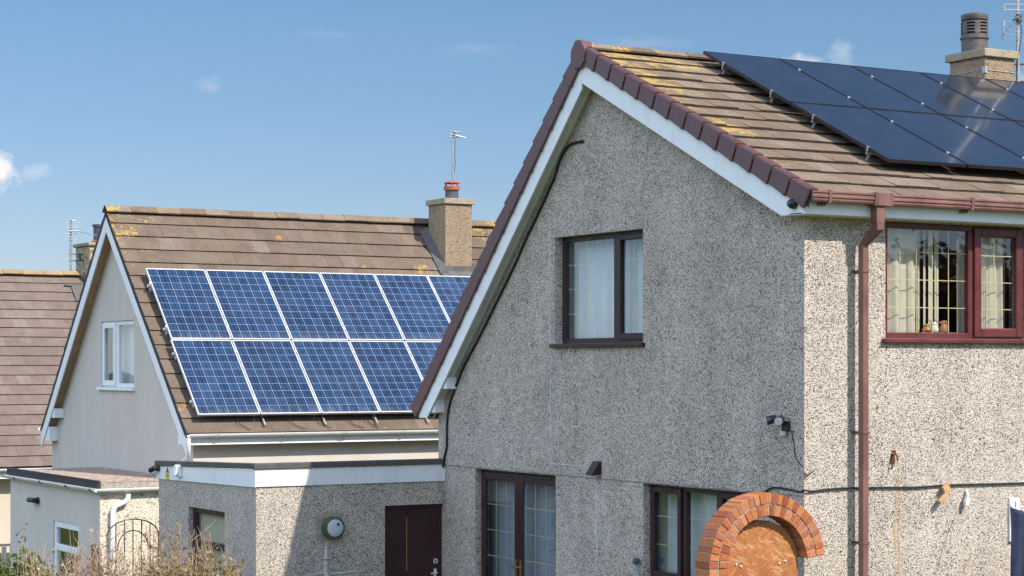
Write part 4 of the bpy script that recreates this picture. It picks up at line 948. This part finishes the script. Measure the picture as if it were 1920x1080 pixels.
# blue panels
PW, PH, PT = 1.042, 1.672, .04
tl = math.atan(s1_); nl = Vector((0, -math.sin(tl), math.cos(tl))); dll = Vector((0, math.cos(tl), math.sin(tl)))
def left_roof(x, s, h): return Vector((x, LE[0], LE[1]))+dll*s+nl*h
q0 = make_panel('solar_panel', '', 'solar panel', 'blue solar panels on the cream house', 'frame_silver', 'pv_poly', .019)
first = True; SPL = 1.0585
for row, (s, nm) in enumerate(((1.935, 'upper'), (.24, 'lower'))):
    for i in range(6):
        lab = '%s blue solar panel from the gable end in the %s row' % (ORD[i], nm)
        loc = left_roof(-.815+SPL*i+(-.01 if row else 0.01), s, .125)
        if first: put(q0, loc, (tl, 0, 0), lab); first = False
        else: clone(q0, loc, (tl, 0, 0), lab)
for s, lab in ((1.935+1.30, 'top rail behind the upper row of blue panels'), (1.935+.27, 'lower rail behind the upper row of blue panels'), (.24+1.40, 'upper rail behind the lower row of blue panels'), (.24+.33, 'bottom rail behind the lower row of blue panels')):
    a = left_roof(-.835, s, .10); t = thing('mounting_rail', a, 'silver ' + lab, 'mounting rail', 'rails under the blue solar panels')
    mb = MB(); mb.obox(a+Vector((3.2, 0, 0)), (3.22, 0, 0), dll*.02, nl*.02); mb.build('rail', 'alu', t)
    for i in range(7):
        x = -.825+SPL*i
        mb = MB(); mb.obox(Vector((x, a.y, a.z))+nl*.069, (.012, 0, 0), dll*.022, nl*.005); mb.obox(Vector((x, a.y, a.z))+nl*.042, (.007, 0, 0), dll*.012, nl*.022); mb.build('clamp', 'alu', t)
    mb = MB()
    for i in range(6):
        mb.obox(Vector((-.77+SPL*i, a.y, a.z))-nl*.055, (.018, 0, 0), dll*.03, nl*.05)
    mb.build('roof_hook', 'alu', t)
for i in range(5):
    x = .2+i*1.0+random.uniform(-.1, .1); a = left_roof(x, .36, .06)
    mb = MB(); mb.obox(left_roof(x+.12, .20, .035), (.012, 0, 0), dll*.10, nl*.010)
    tag(mb.build('support_strut', 'galv'), '%s pale strut showing below the blue panels from the gable end' % ORD[i], 'strut', 'struts below the blue panels')
for i, x in enumerate((-.15, .75, 1.25, 1.78, 2.1)):
    d = .14+.05*(i % 2)
    cable('cable', '%s dark lead drooping below the blue panels from the gable end' % ORD[i], [left_roof(x, .28, .05), left_roof(x+.03, .17, .03), left_roof(x+.09, .10, .02), left_roof(x+d+.04, .02, .03)], .006, 'cable')
# mast and aerial behind the pot
t = thing('roof_aerial', (5.32, 17.28, 6.0), 'thin aerial mast with a small grid head above the red chimney cowl', 'aerial')
ax, ay = 5.53, 17.275
ax = S(849, 300, 1, ay).x
mb = MB(); mb.tube([(ax, ay, 5.9), (ax, ay, 7.78)], .022, 8); mb.build('mast', 'galv', t, smooth=True)
mb = MB(); mb.box(ax-.04, ax+.04, Y1, ay+.03, 6.2, 6.25); mb.box(ax-.04, ax+.04, Y1, ay+.03, 6.02, 6.07); mb.build('bracket', 'galv', t)
mb = MB()
for dz in (0, .1):
    mb.tube([(ax-.08, ay-.02, 7.66+dz), (ax+.16, ay-.05, 7.655+dz)], .008, 5)
for dx in (-.08, .16): mb.tube([(ax+dx, ay-.03, 7.65), (ax+dx, ay-.03, 7.77)], .007, 5)
for k in range(6): mb.tube([(ax-.03+.035*k, ay-.04, 7.70), (ax-.03+.035*k, ay-.04, 7.755)], .004, 5)
mb.tube([(ax-.05, ay-.03, 7.71), (ax+.22, ay-.10, 7.645)], .010, 6); mb.build('grid_head', 'galv', t)
mb = MB(); mb.obox((ax+.02, ay-.03, 7.71), (.025, 0, 0), (0, .025, 0), (0, 0, .025)); mb.build('clamp', 'pot_dark', t)
cable('cable', 'thin lead hanging along the slim mast above the cowl', [(ax+.03, ay-.02, 7.66), (ax+.035, ay-.02, 7.5), (ax+.03, ay-.02, 7.25), (ax+.045, ay-.02, 7.2), (ax+.02, ay-.02, 7.0)], .005, 'cable')

# ================================================================== WHITE EXTENSION
EX, EY0, EY1, ET = -2.46, 13.74, 18.3, 1.515
ex = thing('flat_roofed_extension', (-1.6, 16, GZ), 'white rendered flat roofed extension with a gravel roof and white gutter', 'extension')
EW = (S(148, 980, 0, EX).y, S(100, 975, 0, EX).y, -.05, S(100, 975, 0, EX).z)
EM = S(120, 1029, 0, EX).z
mb = MB(); wall_face(mb, 'X', EX, [(EY0, GZ), (EY1, GZ), (EY1, ET), (EY0, ET)], [EW], .12)
mb.poly([(EX, EY1, GZ), (LX-.01, EY1, GZ), (LX-.01, EY1, ET), (EX, EY1, ET)])
mb.poly([(LX-.01, EY0, GZ), (LX-.01, EY1, GZ), (LX-.01, EY1, ET), (LX-.01, EY0, ET)]); mb.build('wall', 'render', ex)
mb = MB(); mb.poly([(EX+.0, EY0, GZ), (LX-.01, EY0, GZ), (LX-.01, EY0, ET), (EX, EY0, ET)]); mb.build('front_wall', 'cream_dash', ex)
mb = MB(); mb.box(EX-.03, LX-.012, EY0-.03, EY0-.002, ET-.05, ET+.03); mb.box(EX-.03, EX-.002, EY0-.0015, EY1+.03, ET-.05, ET+.03); mb.build('fascia', 'upvc_dirty', ex)
mb = MB(); mb.box(EX-.05, EX+.0, EY0-.04, EY1+.05, ET+.032, ET+.155); mb.build('roof_kerb', 'felt', ex, bevel=.01)
mb = MB(); mb.box(EX+.001, LX-.013, EY0-.035, EY0+.02, ET+.031, ET+.115); mb.build('roof_edge', 'screed', ex, bevel=.01)
mb = MB()
def rf2(u, v):
    x = EX+.0015+(LX-.014-EX)*u; y = EY0+.021+(EY1-EY0)*v
    return Vector((x, y, ET+.118+.006*random.random()))
mb.sheet(rf2, 30, 40); mb.build('roof', 'chip', ex)
mb = MB(); half_gutter(mb, EX-.09, LX-.02, EY0-.085, ET+.03, .05, 8); gg = mb.build('gutter', 'upvc', ex, smooth=True)
mb = MB(); half_gutter_y(mb, EY0-.09, EY1+.2, EX-.085, ET+.03, .05, 8); mb.build('gutter', 'upvc_dirty', ex, smooth=True)
for x in (S(202, 920, 1, EY0).x, S(229, 920, 1, EY0).x, S(251, 920, 1, EY0).x):
    mb = MB(); half_gutter(mb, x, x+.03, EY0-.085, ET+.032, .058, 8); mb.build('gutter_bracket', 'upvc', gg)
for y in (EY0+.05, EY0+1.2, EY0+2.5, EY0+3.9):
    mb = MB(); half_gutter_y(mb, y, y+.05, EX-.085, ET+.034, .060, 8); mb.build('gutter_bracket', 'black_plastic', gg)
mb = MB(); mb.tube([S(240, 926, 1, EY0-.085), S(240, 934, 1, EY0-.085), S(236, 940, 1, EY0-.075), S(216, 949, 1, EY0-.06), S(212, 958, 1, EY0-.06), (S(212, 958, 1, EY0-.06).x, EY0-.06, GZ)], .042, 12); mb.build('downpipe', 'upvc', ex, smooth=True)
mb = MB(); ring(mb, 'X', EX, EW[0]+.002, EW[1]-.002, EW[2], EW[3]-.002, .10, .02, .08); wbox(mb, 'X', EX, EW[0]+.102, EW[1]-.102, EM-.05, EM+.05, .018, .078)
ew = mb.build('window', 'upvc', ex, bevel=.006)
pane(ew, 'X', EX, EW[0]+.1, EW[1]-.1, EM+.05, EW[3]-.1, .05); pane(ew, 'X', EX, EW[0]+.1, EW[1]-.1, EW[2]+.1, EM-.05, .05)
p = S(71, 938, 0, EX); t = thing('wall_lamp', p, 'black tube lamp on the shaded wall of the white extension', 'lamp')
mb = MB(); mb.tube([p+Vector((-.005, -.05, 0)), p+Vector((-.04, -.05, 0))], .055, 14); mb.build('base_plate', 'black_plastic', t, smooth=True)
mb = MB(); mb.tube([p+Vector((-.09, -.12, .005)), p+Vector((-.09, .20, -.0))], .04, 14); mb.tube([p+Vector((-.03, -.05, 0)), p+Vector((-.09, -.05, 0))], .015, 8); mb.build('lamp_tube', 'black_plastic', t, smooth=True)
mb = MB(); q = S(185, 1060, 0, EX); qt = S(185, 1022, 0, EX).z; mb.box(EX-.06, EX-.002, EY0+.05, EY0+.25, q.z-.1, qt); t = thing('meter_box', (EX, q.y, q.z-.1), 'narrow dark box on the corner of the white extension', 'box'); mb.build('box_body', 'bin', t, bevel=.006)
mb = MB(); mb.box(EX-.066, EX-.0605, EY0+.07, EY0+.23, q.z-.07, qt-.03); mb.build('box_lid', 'bin', t)

# ================================================================== GARDEN GATE
GYY = 10.8; gl, gr = S(201, 1000, 1, GYY).x, S(297, 1000, 1, GYY).x; gc = (gl+gr)/2; gwid = gr-gl
t = thing('garden_gate', (gc, GYY, GZ), 'arched wrought iron gate between the white extension and the outbuilding', 'gate')
zs = 1.075; rise = .225
def arc(hw, rs, z0, n=24): return [(gc+hw*math.cos(math.pi*k/n), GYY, z0+rs*math.sin(math.pi*k/n)) for k in range(n+1)]
mb = MB(); mb.tube([(gr, GYY, GZ)]+arc(gwid/2, rise, zs)+[(gl, GYY, GZ)], .010, 6); mb.build('frame', 'iron', t, smooth=True)
mb = MB()
for k in range(1, 6):
    f = k/6; x = gl+gwid*f; u = abs(f-.5)*2; mb.tube([(x, GYY, GZ+.1), (x, GYY, zs+rise*math.sqrt(max(0, 1-u*u))-.003)], .0075, 6)
mb.build('bars', 'iron', t)
mb = MB(); mb.tube([(gr, GYY, .90)]+[(gr-.14, GYY, .90)]+arc(gwid/2-.15, .24, .905)+[(gl+.14, GYY, .88), (gl, GYY, .88)], .008, 6); mb.tube([(gl, GYY, .1), (gr, GYY, .1)], .009, 6); mb.build('inner_arch', 'iron', t, smooth=True)

# ================================================================== FAR HOUSE
fh = thing('far_house', (-4, 29, GZ), 'pale house with a plain pinkish tiled roof at the far left', 'house')
FE, FRG = (24.75, 1.36), (29.2, 5.50)
tiles('roof', 'tile_far', fh, -2.6, 2.45, FE, (FRG[0]-.02, FRG[1]-.02), .30, .31, .030, 31, .002)
deck('roof_underlay', 'felt', fh, -2.6, 2.44, (FE[0]+.03, FE[1]+.03), FRG, .055, .05)
tiles('roof_far_slope', 'tile_far', fh, -2.6, 2.45, (33.6, 1.36), (FRG[0]+.02, FRG[1]-.02), .35, .31, .022, 32, .003)
ridge_caps('ridge_tiles', 'ridge_far', fh, -2.6, 2.40, FRG[0], FRG[1]+.075, .13, .10, .46)
mb = MB(); mb.box(-2.6, 2.3, 25.0, 33.3, GZ, 1.22); mb.prism([(2.3, 25.0, 1.221), (2.3, 29.2, 5.35), (2.3, 33.3, 1.221)], (-.2, 0, 0)); mb.build('wall', 'render_lit', fh)
mb = MB(); mb.box(-2.6, 2.4, 24.70, 24.72, 1.12, 1.31); mb.build('fascia', 'upvc', fh)
mb = MB(); mb.box(-2.6, 2.4, 24.721, 24.999, 1.13, 1.15); mb.build('soffit', 'upvc_dirty', fh)
mb = MB(); half_gutter(mb, -2.6, 2.4, 24.64, 1.32, .055, 8); mb.build('gutter', 'upvc', fh, smooth=True)
mb = MB(); mb.box(2.50, 3.15, 28.75, 29.75, 4.0, 6.13); ch = mb.build('chimney', 'dash_lichen', fh, bevel=.02)
mb = MB(); mb.box(2.45, 3.20, 28.70, 29.80, 6.132, 6.21); mb.build('chimney_cap', 'concrete', ch, bevel=.015)
mb = MB(); mb.lathe((2.93, 29.25, 6.21), [(.19, 0), (.21, .06), (.17, .08)], 20); mb.build('pot_base', 'clay', ch, smooth=True)
mb = MB(); mb.lathe((2.93, 29.25, 6.2905), [(.165, 0), (.165, .30), (.19, .31), (.19, .36), (.15, .365)], 20); mb.build('chimney_pot', 'pot_dark', ch, smooth=True)
mb = MB(); mb.box(1.95, 2.42, 28.86, 28.93, 5.215, 5.235); mb.hexa([(2.1, 28.5, 4.86), (2.46, 28.5, 4.86), (2.46, 28.9, 5.236), (2.1, 28.9, 5.236), (2.1, 28.5, 4.885), (2.46, 28.5, 4.885), (2.46, 28.9, 5.26), (2.1, 28.9, 5.26)]); mb.build('flashing', 'lead', ch)
ax = S(133, 460, 1, 29.2).x; t = thing('roof_aerial', (ax, 29.2, 5.6), 'small many rodded aerial beside the far chimney at left', 'aerial')
mb = MB(); mb.tube([(ax, 29.2, 5.55), (ax, 29.2, 6.72)], .03, 8); mb.build('mast', 'galv', t, smooth=True)
mb = MB()
for zz in (5.95, 5.80): mb.tube([(ax-.05, 29.2, zz), (2.5, 29.2, zz+.01)], .016, 6)
mb.tube([(2.42, 29.2, 5.80), (2.42, 29.2, 5.96)], .03, 6); mb.build('bracket', 'pot_dark', t)
mb = MB()
for k, zz in enumerate((6.28, 6.34, 6.41, 6.55, 6.60, 6.66)):
    mb.tube([(ax-.17, 29.15, zz), (ax+.20+.04*(k > 3), 29.15, zz+.01)], .0055, 5)
mb.build('reflector', 'galv', t)
mb = MB(); mb.tube([(ax-.06, 29.15, 6.47), (ax+.14, 29.1, 6.475)], .016, 6); mb.tube([(ax+.14, 29.1, 6.475), (ax+.48, 28.8, 6.37)], .009, 6)
for k in range(6): c = Vector((ax+.18+.05*k, 29.07-.045*k, 6.46-.017*k)); mb.tube([c+Vector((0, 0, .035)), c-Vector((0, 0, .035))], .005, 5)
mb.tube([(ax, 29.15, 6.72), (ax+.10, 29.15, 6.70)], .014, 6); mb.build('boom', 'galv', t)

# picket fence in front of the far house
pa, pb = S(-60, 1040, 1, 19.5), S(58, 1040, 1, 19.5)
t = thing('picket_fence', ((pa.x+pb.x)/2, 19.5, GZ), 'pale picket fence in front of the far white wall', 'fence')
mb = MB(); x = pa.x
while x < pb.x+.3: mb.box(x, x+.085, 19.45, 19.47, GZ, .22); x += .145
mb.build('pickets', 'upvc_dirty', t)
mb = MB(); mb.box(pa.x, pb.x+.3, 19.472, 19.50, .225, .27); mb.box(pa.x, pb.x+.3, 19.472, 19.50, -.1, -.05); mb.build('rails', 'render_lit', t)

# ================================================================== SHRUBS
def leaf(mb, c, size, rnd):
    d = Vector((rnd.gauss(0, 1), rnd.gauss(0, 1), rnd.gauss(0, .7))).normalized(); e = d.orthogonal().normalized()
    e = (Matrix.Rotation(rnd.uniform(0, 6.28), 3, d) @ e); f = d.cross(e)
    mb.poly([c-e*size, c+f*size*.45, c+e*size, c-f*size*.45])
def shrub(u, Y, name, label, cat, spread, ztop, nst, leafk, stemk, seed, dens, lsize=.022, group='shrubs along the garden edge', body=.95):
    rnd = random.Random(seed); b = SD(u, 1080, Y); base = Vector((b.x, b.y, GZ))
    t = thing(name, base, label, cat, group)
    st = MB(); lf = MB()
    for i in range(nst):
        a = rnd.uniform(0, 6.28); rr = spread*math.sqrt(rnd.random())
        top = base+Vector((rr*math.cos(a), rr*math.sin(a)*.7, rnd.uniform(.62, 1.0)*(ztop-GZ)))
        p0 = base+Vector((.35*rr*math.cos(a), .25*rr*math.sin(a), 0)); pts = []
        wob = Vector((rnd.gauss(0, .06), rnd.gauss(0, .06), 0))
        for k in range(7):
            s = k/6; pts.append(p0.lerp(top, s)+wob*math.sin(s*3.1)+Vector((rnd.gauss(0, .012), rnd.gauss(0, .012), 0)))
        st.tube(pts, .009, 4, .0028, cap=False)
        for k in range(rnd.randint(3, 7)):
            s = rnd.uniform(.4, .95); j = int(s*6); q = pts[j].lerp(pts[min(j+1, 6)], s*6-j)
            L = rnd.uniform(.12, .38); dr = Vector((rnd.gauss(0, .5), rnd.gauss(0, .5), rnd.uniform(.35, 1))).normalized()
            e = q+dr*L; st.tube([q, q.lerp(e, .5)+Vector((rnd.gauss(0, .015), rnd.gauss(0, .015), 0)), e], .0042, 3, .0018, cap=False)
            for _ in range(dens):
                z = rnd.random(); c = q.lerp(e, z)+Vector((rnd.gauss(0, .03), rnd.gauss(0, .03), rnd.gauss(0, .03)))
                if c.z < body+rnd.expovariate(5.0): leaf(lf, c, lsize*rnd.uniform(.7, 1.9), rnd)
        for _ in range(dens*6):
            s = rnd.uniform(.35, .95); j = int(s*6); c = pts[j].lerp(pts[min(j+1, 6)], s*6-j)+Vector((rnd.gauss(0, .05), rnd.gauss(0, .05), rnd.gauss(0, .04)))
            if c.z < body+rnd.expovariate(4.5): leaf(lf, c, lsize*rnd.uniform(.7, 1.9), rnd)
    st.build('stems', stemk, t); lf.build('foliage', leafk, t); return t
shrub(30, 24.5, 'leafy_shrub', 'green leafy shrub at the bottom left before the picket fence', 'shrub', .55, 1.25, 46, 'green', 'bark', 1, 8, .034, body=.92)
shrub(42, 24.2, 'tall_stalk', 'single tall leafy stalk rising at the bottom left corner', 'plant', .05, 1.62, 3, 'green', 'bark', 2, 3, .025, body=1.5)
shrub(105, 24.0, 'dry_shrub', 'straw coloured shrub under the white extension window', 'shrub', .55, 1.28, 60, 'dry', 'bark', 3, 6, .02, body=.86)
shrub(178, 23.6, 'twiggy_shrub', 'reddish twiggy shrub at the corner of the white extension', 'shrub', .42, 1.55, 55, 'dry', 'redtwig', 4, 5, .018, body=.88)
shrub(250, 23.4, 'twiggy_shrub', 'bare twiggy shrub in front of the iron gate', 'shrub', .45, 1.36, 66, 'dry', 'bark', 5, 6, .02, body=.92)
shrub(322, 23.0, 'twiggy_shrub', 'upright twiggy shrub left of the outbuilding window', 'shrub', .45, 1.62, 62, 'leaf', 'redtwig', 6, 6, .022, body=.98)
shrub(392, 22.6, 'twiggy_shrub', 'yellow leaved twiggy shrub across the outbuilding window', 'shrub', .42, 1.55, 62, 'leaf', 'redtwig', 7, 7, .024, body=1.0)

# ================================================================== behind the camera (seen only mirrored in the glass)
def tree(name, label, base, h, rad, nleaf, mat, seed):
    rnd = random.Random(seed); base = Vector(base); t = thing(name, base, label, 'tree')
    mb = MB(); mb.tube([base, base+Vector((.05, .1, h*.35)), base+Vector((-.1, .05, h*.7))], .22, 10, .08)
    lf = MB(); cl = []
    for k in range(26):
        d = Vector((rnd.gauss(0, 1), rnd.gauss(0, 1), rnd.gauss(0, .8))).normalized()*rad*rnd.uniform(.3, 1); c = base+Vector((0, 0, h*.62))+Vector((d.x, d.y, d.z*.95)); cl.append(c)
        mb.tube([base+Vector((0, 0, h*rnd.uniform(.25, .5))), c], .06, 6, .02)
    mb.build('trunk', 'trunk', t, smooth=True)
    for _ in range(nleaf):
        c = rnd.choice(cl); leaf(lf, c+Vector((rnd.gauss(0, .5), rnd.gauss(0, .5), rnd.gauss(0, .42))), rnd.uniform(.06, .13), rnd)
    lf.build('crown', mat, t); return t
def mirror_pt(u, v, y):        # point on plane y seen in the sunny window's glass
    w = S(u, v, 1, .06); c2 = Vector((CAM.x, .12-CAM.y, CAM.z)); d = w-c2
    return w+d*((y-w.y)/d.y)
q = mirror_pt(1775, 470, -14)
tree('copper_beech', 'dark red copper beech mirrored in the sunny window', (q.x, -14, GZ), q.z+2.2, 1.25, 9000, 'copper', 5)
q1, q2 = mirror_pt(1665, 480, -38), mirror_pt(1890, 480, -38)
nb = thing('opposite_house', ((q1.x+q2.x)/2, -38, GZ), 'grey roofed house mirrored in the sunny window', 'house')
mb = MB(); mb.box(q1.x-3, q2.x-1.2, -46, -38, GZ, 3.2); mb.build('wall', 'render_lit', nb)
mb = MB(); mb.prism([(q1.x-3.3, -37.6, 3.1), (q1.x-3.3, -42, q1.z), (q1.x-3.3, -46.4, 3.1)], (q2.x-1.0-q1.x+2.4, 0, 0)); mb.build('roof', 'felt_grey', nb)

# ================================================================== SKY AND SUN
SUN = Vector((.40, -1.0, 1.09)).normalized()
el = math.asin(SUN.z); az = math.atan2(SUN.x, SUN.y)
wld = bpy.data.worlds.new('World'); FILL_B = 20.0; scene.world = wld; wld.use_nodes = True; wld.node_tree.nodes.clear(); t = NT(wld.node_tree)
sky = t.n('ShaderNodeTexSky', sky_type='NISHITA', sun_disc=False, sun_elevation=el, sun_rotation=az, altitude=0, air_density=.7, dust_density=.3, ozone_density=3.0)
gen = t.n('ShaderNodeTexCoord').outputs['Generated']
nz = t.noise(gen, 120, 7, .62); nz2 = t.noise(t.vscale(gen, (1, 1, 4)), 60, 7, .65)
def pdir(u, v): return (CR*((u-960)/F_PX)+CF+Vector((0, 0, (YH-v)/F_PX))).normalized()
sep = t.n('ShaderNodeSeparateXYZ', {0: gen})
ez = t.rng(sep.outputs[2], .05, .17, .86, 1.04)
col = t.mix(1.0, sky.outputs[0], t.n('ShaderNodeCombineColor', {0: t.rng(sep.outputs[2], .05, .17, .91, .90), 1: t.rng(sep.outputs[2], .05, .17, .85, 1.02), 2: t.rng(sep.outputs[2], .05, .17, .85, 1.0)}).outputs[0], 'MULTIPLY'); cover = None
# added fill light: bright patches put into the unseen sky, left and behind
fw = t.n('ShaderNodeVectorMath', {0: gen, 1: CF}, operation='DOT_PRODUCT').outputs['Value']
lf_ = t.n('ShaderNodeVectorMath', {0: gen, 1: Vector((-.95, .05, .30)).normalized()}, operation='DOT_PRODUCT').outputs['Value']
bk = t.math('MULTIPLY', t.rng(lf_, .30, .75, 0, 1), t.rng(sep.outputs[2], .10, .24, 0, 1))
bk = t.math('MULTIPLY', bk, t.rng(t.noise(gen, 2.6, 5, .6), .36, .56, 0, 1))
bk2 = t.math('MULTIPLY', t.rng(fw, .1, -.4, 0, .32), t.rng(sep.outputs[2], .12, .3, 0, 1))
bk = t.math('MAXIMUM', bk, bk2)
col = t.mix(bk, col, (FILL_B*.78, FILL_B*.95, FILL_B*1.24))
for (u, v, rpx, zs, amt, nzz) in ((-10, 322, 95, 1.2, 1.2, nz), (395, 160, 62, 1.6, .17, nz), (1500, 122, 100, 2.2, .62, nz), (1575, 104, 60, 1.0, .3, nz), (1925, 175, 90, 1.3, .85, nz),
                         (620, 64, 150, 6.5, .07, nz2), (890, 92, 170, 5, .08, nz2), (1200, 82, 210, 5, .10, nz2), (65, 322, 70, 1.8, .25, nz)):
    d = t.n('ShaderNodeVectorMath', {0: gen, 1: pdir(u, v)}, operation='SUBTRACT').outputs[0]
    d = t.n('ShaderNodeVectorMath', {0: t.vscale(d, (1, 1, zs))}, operation='LENGTH').outputs['Value']
    k = t.rng(d, 0, rpx/F_PX, .5, -.5); k = t.rng(t.math('ADD', k, nzz), .52, .95, 0, amt)
    cover = k if cover is None else t.math('MAXIMUM', cover, k)
col = t.mix(cover, col, (8.2, 8.1, 8.2))
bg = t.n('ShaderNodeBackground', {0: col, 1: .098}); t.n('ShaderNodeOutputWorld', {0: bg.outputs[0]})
sl = bpy.data.lights.new('sun', 'SUN'); sl.energy = 5.0; sl.angle = R_(.5); sl.color = (1, .93, .83)
so = bpy.data.objects.new('sun', sl); COL.objects.link(so); so.location = (10, -30, 40); so.rotation_euler = SUN.to_track_quat('Z', 'Y').to_euler()

scene.view_settings.view_transform = 'Standard'; scene.view_settings.look = 'None'; scene.view_settings.exposure = 0.3; scene.view_settings.gamma = 1
scene.render.engine = 'CYCLES'
scene.cycles.max_bounces = 8; scene.cycles.transparent_max_bounces = 12
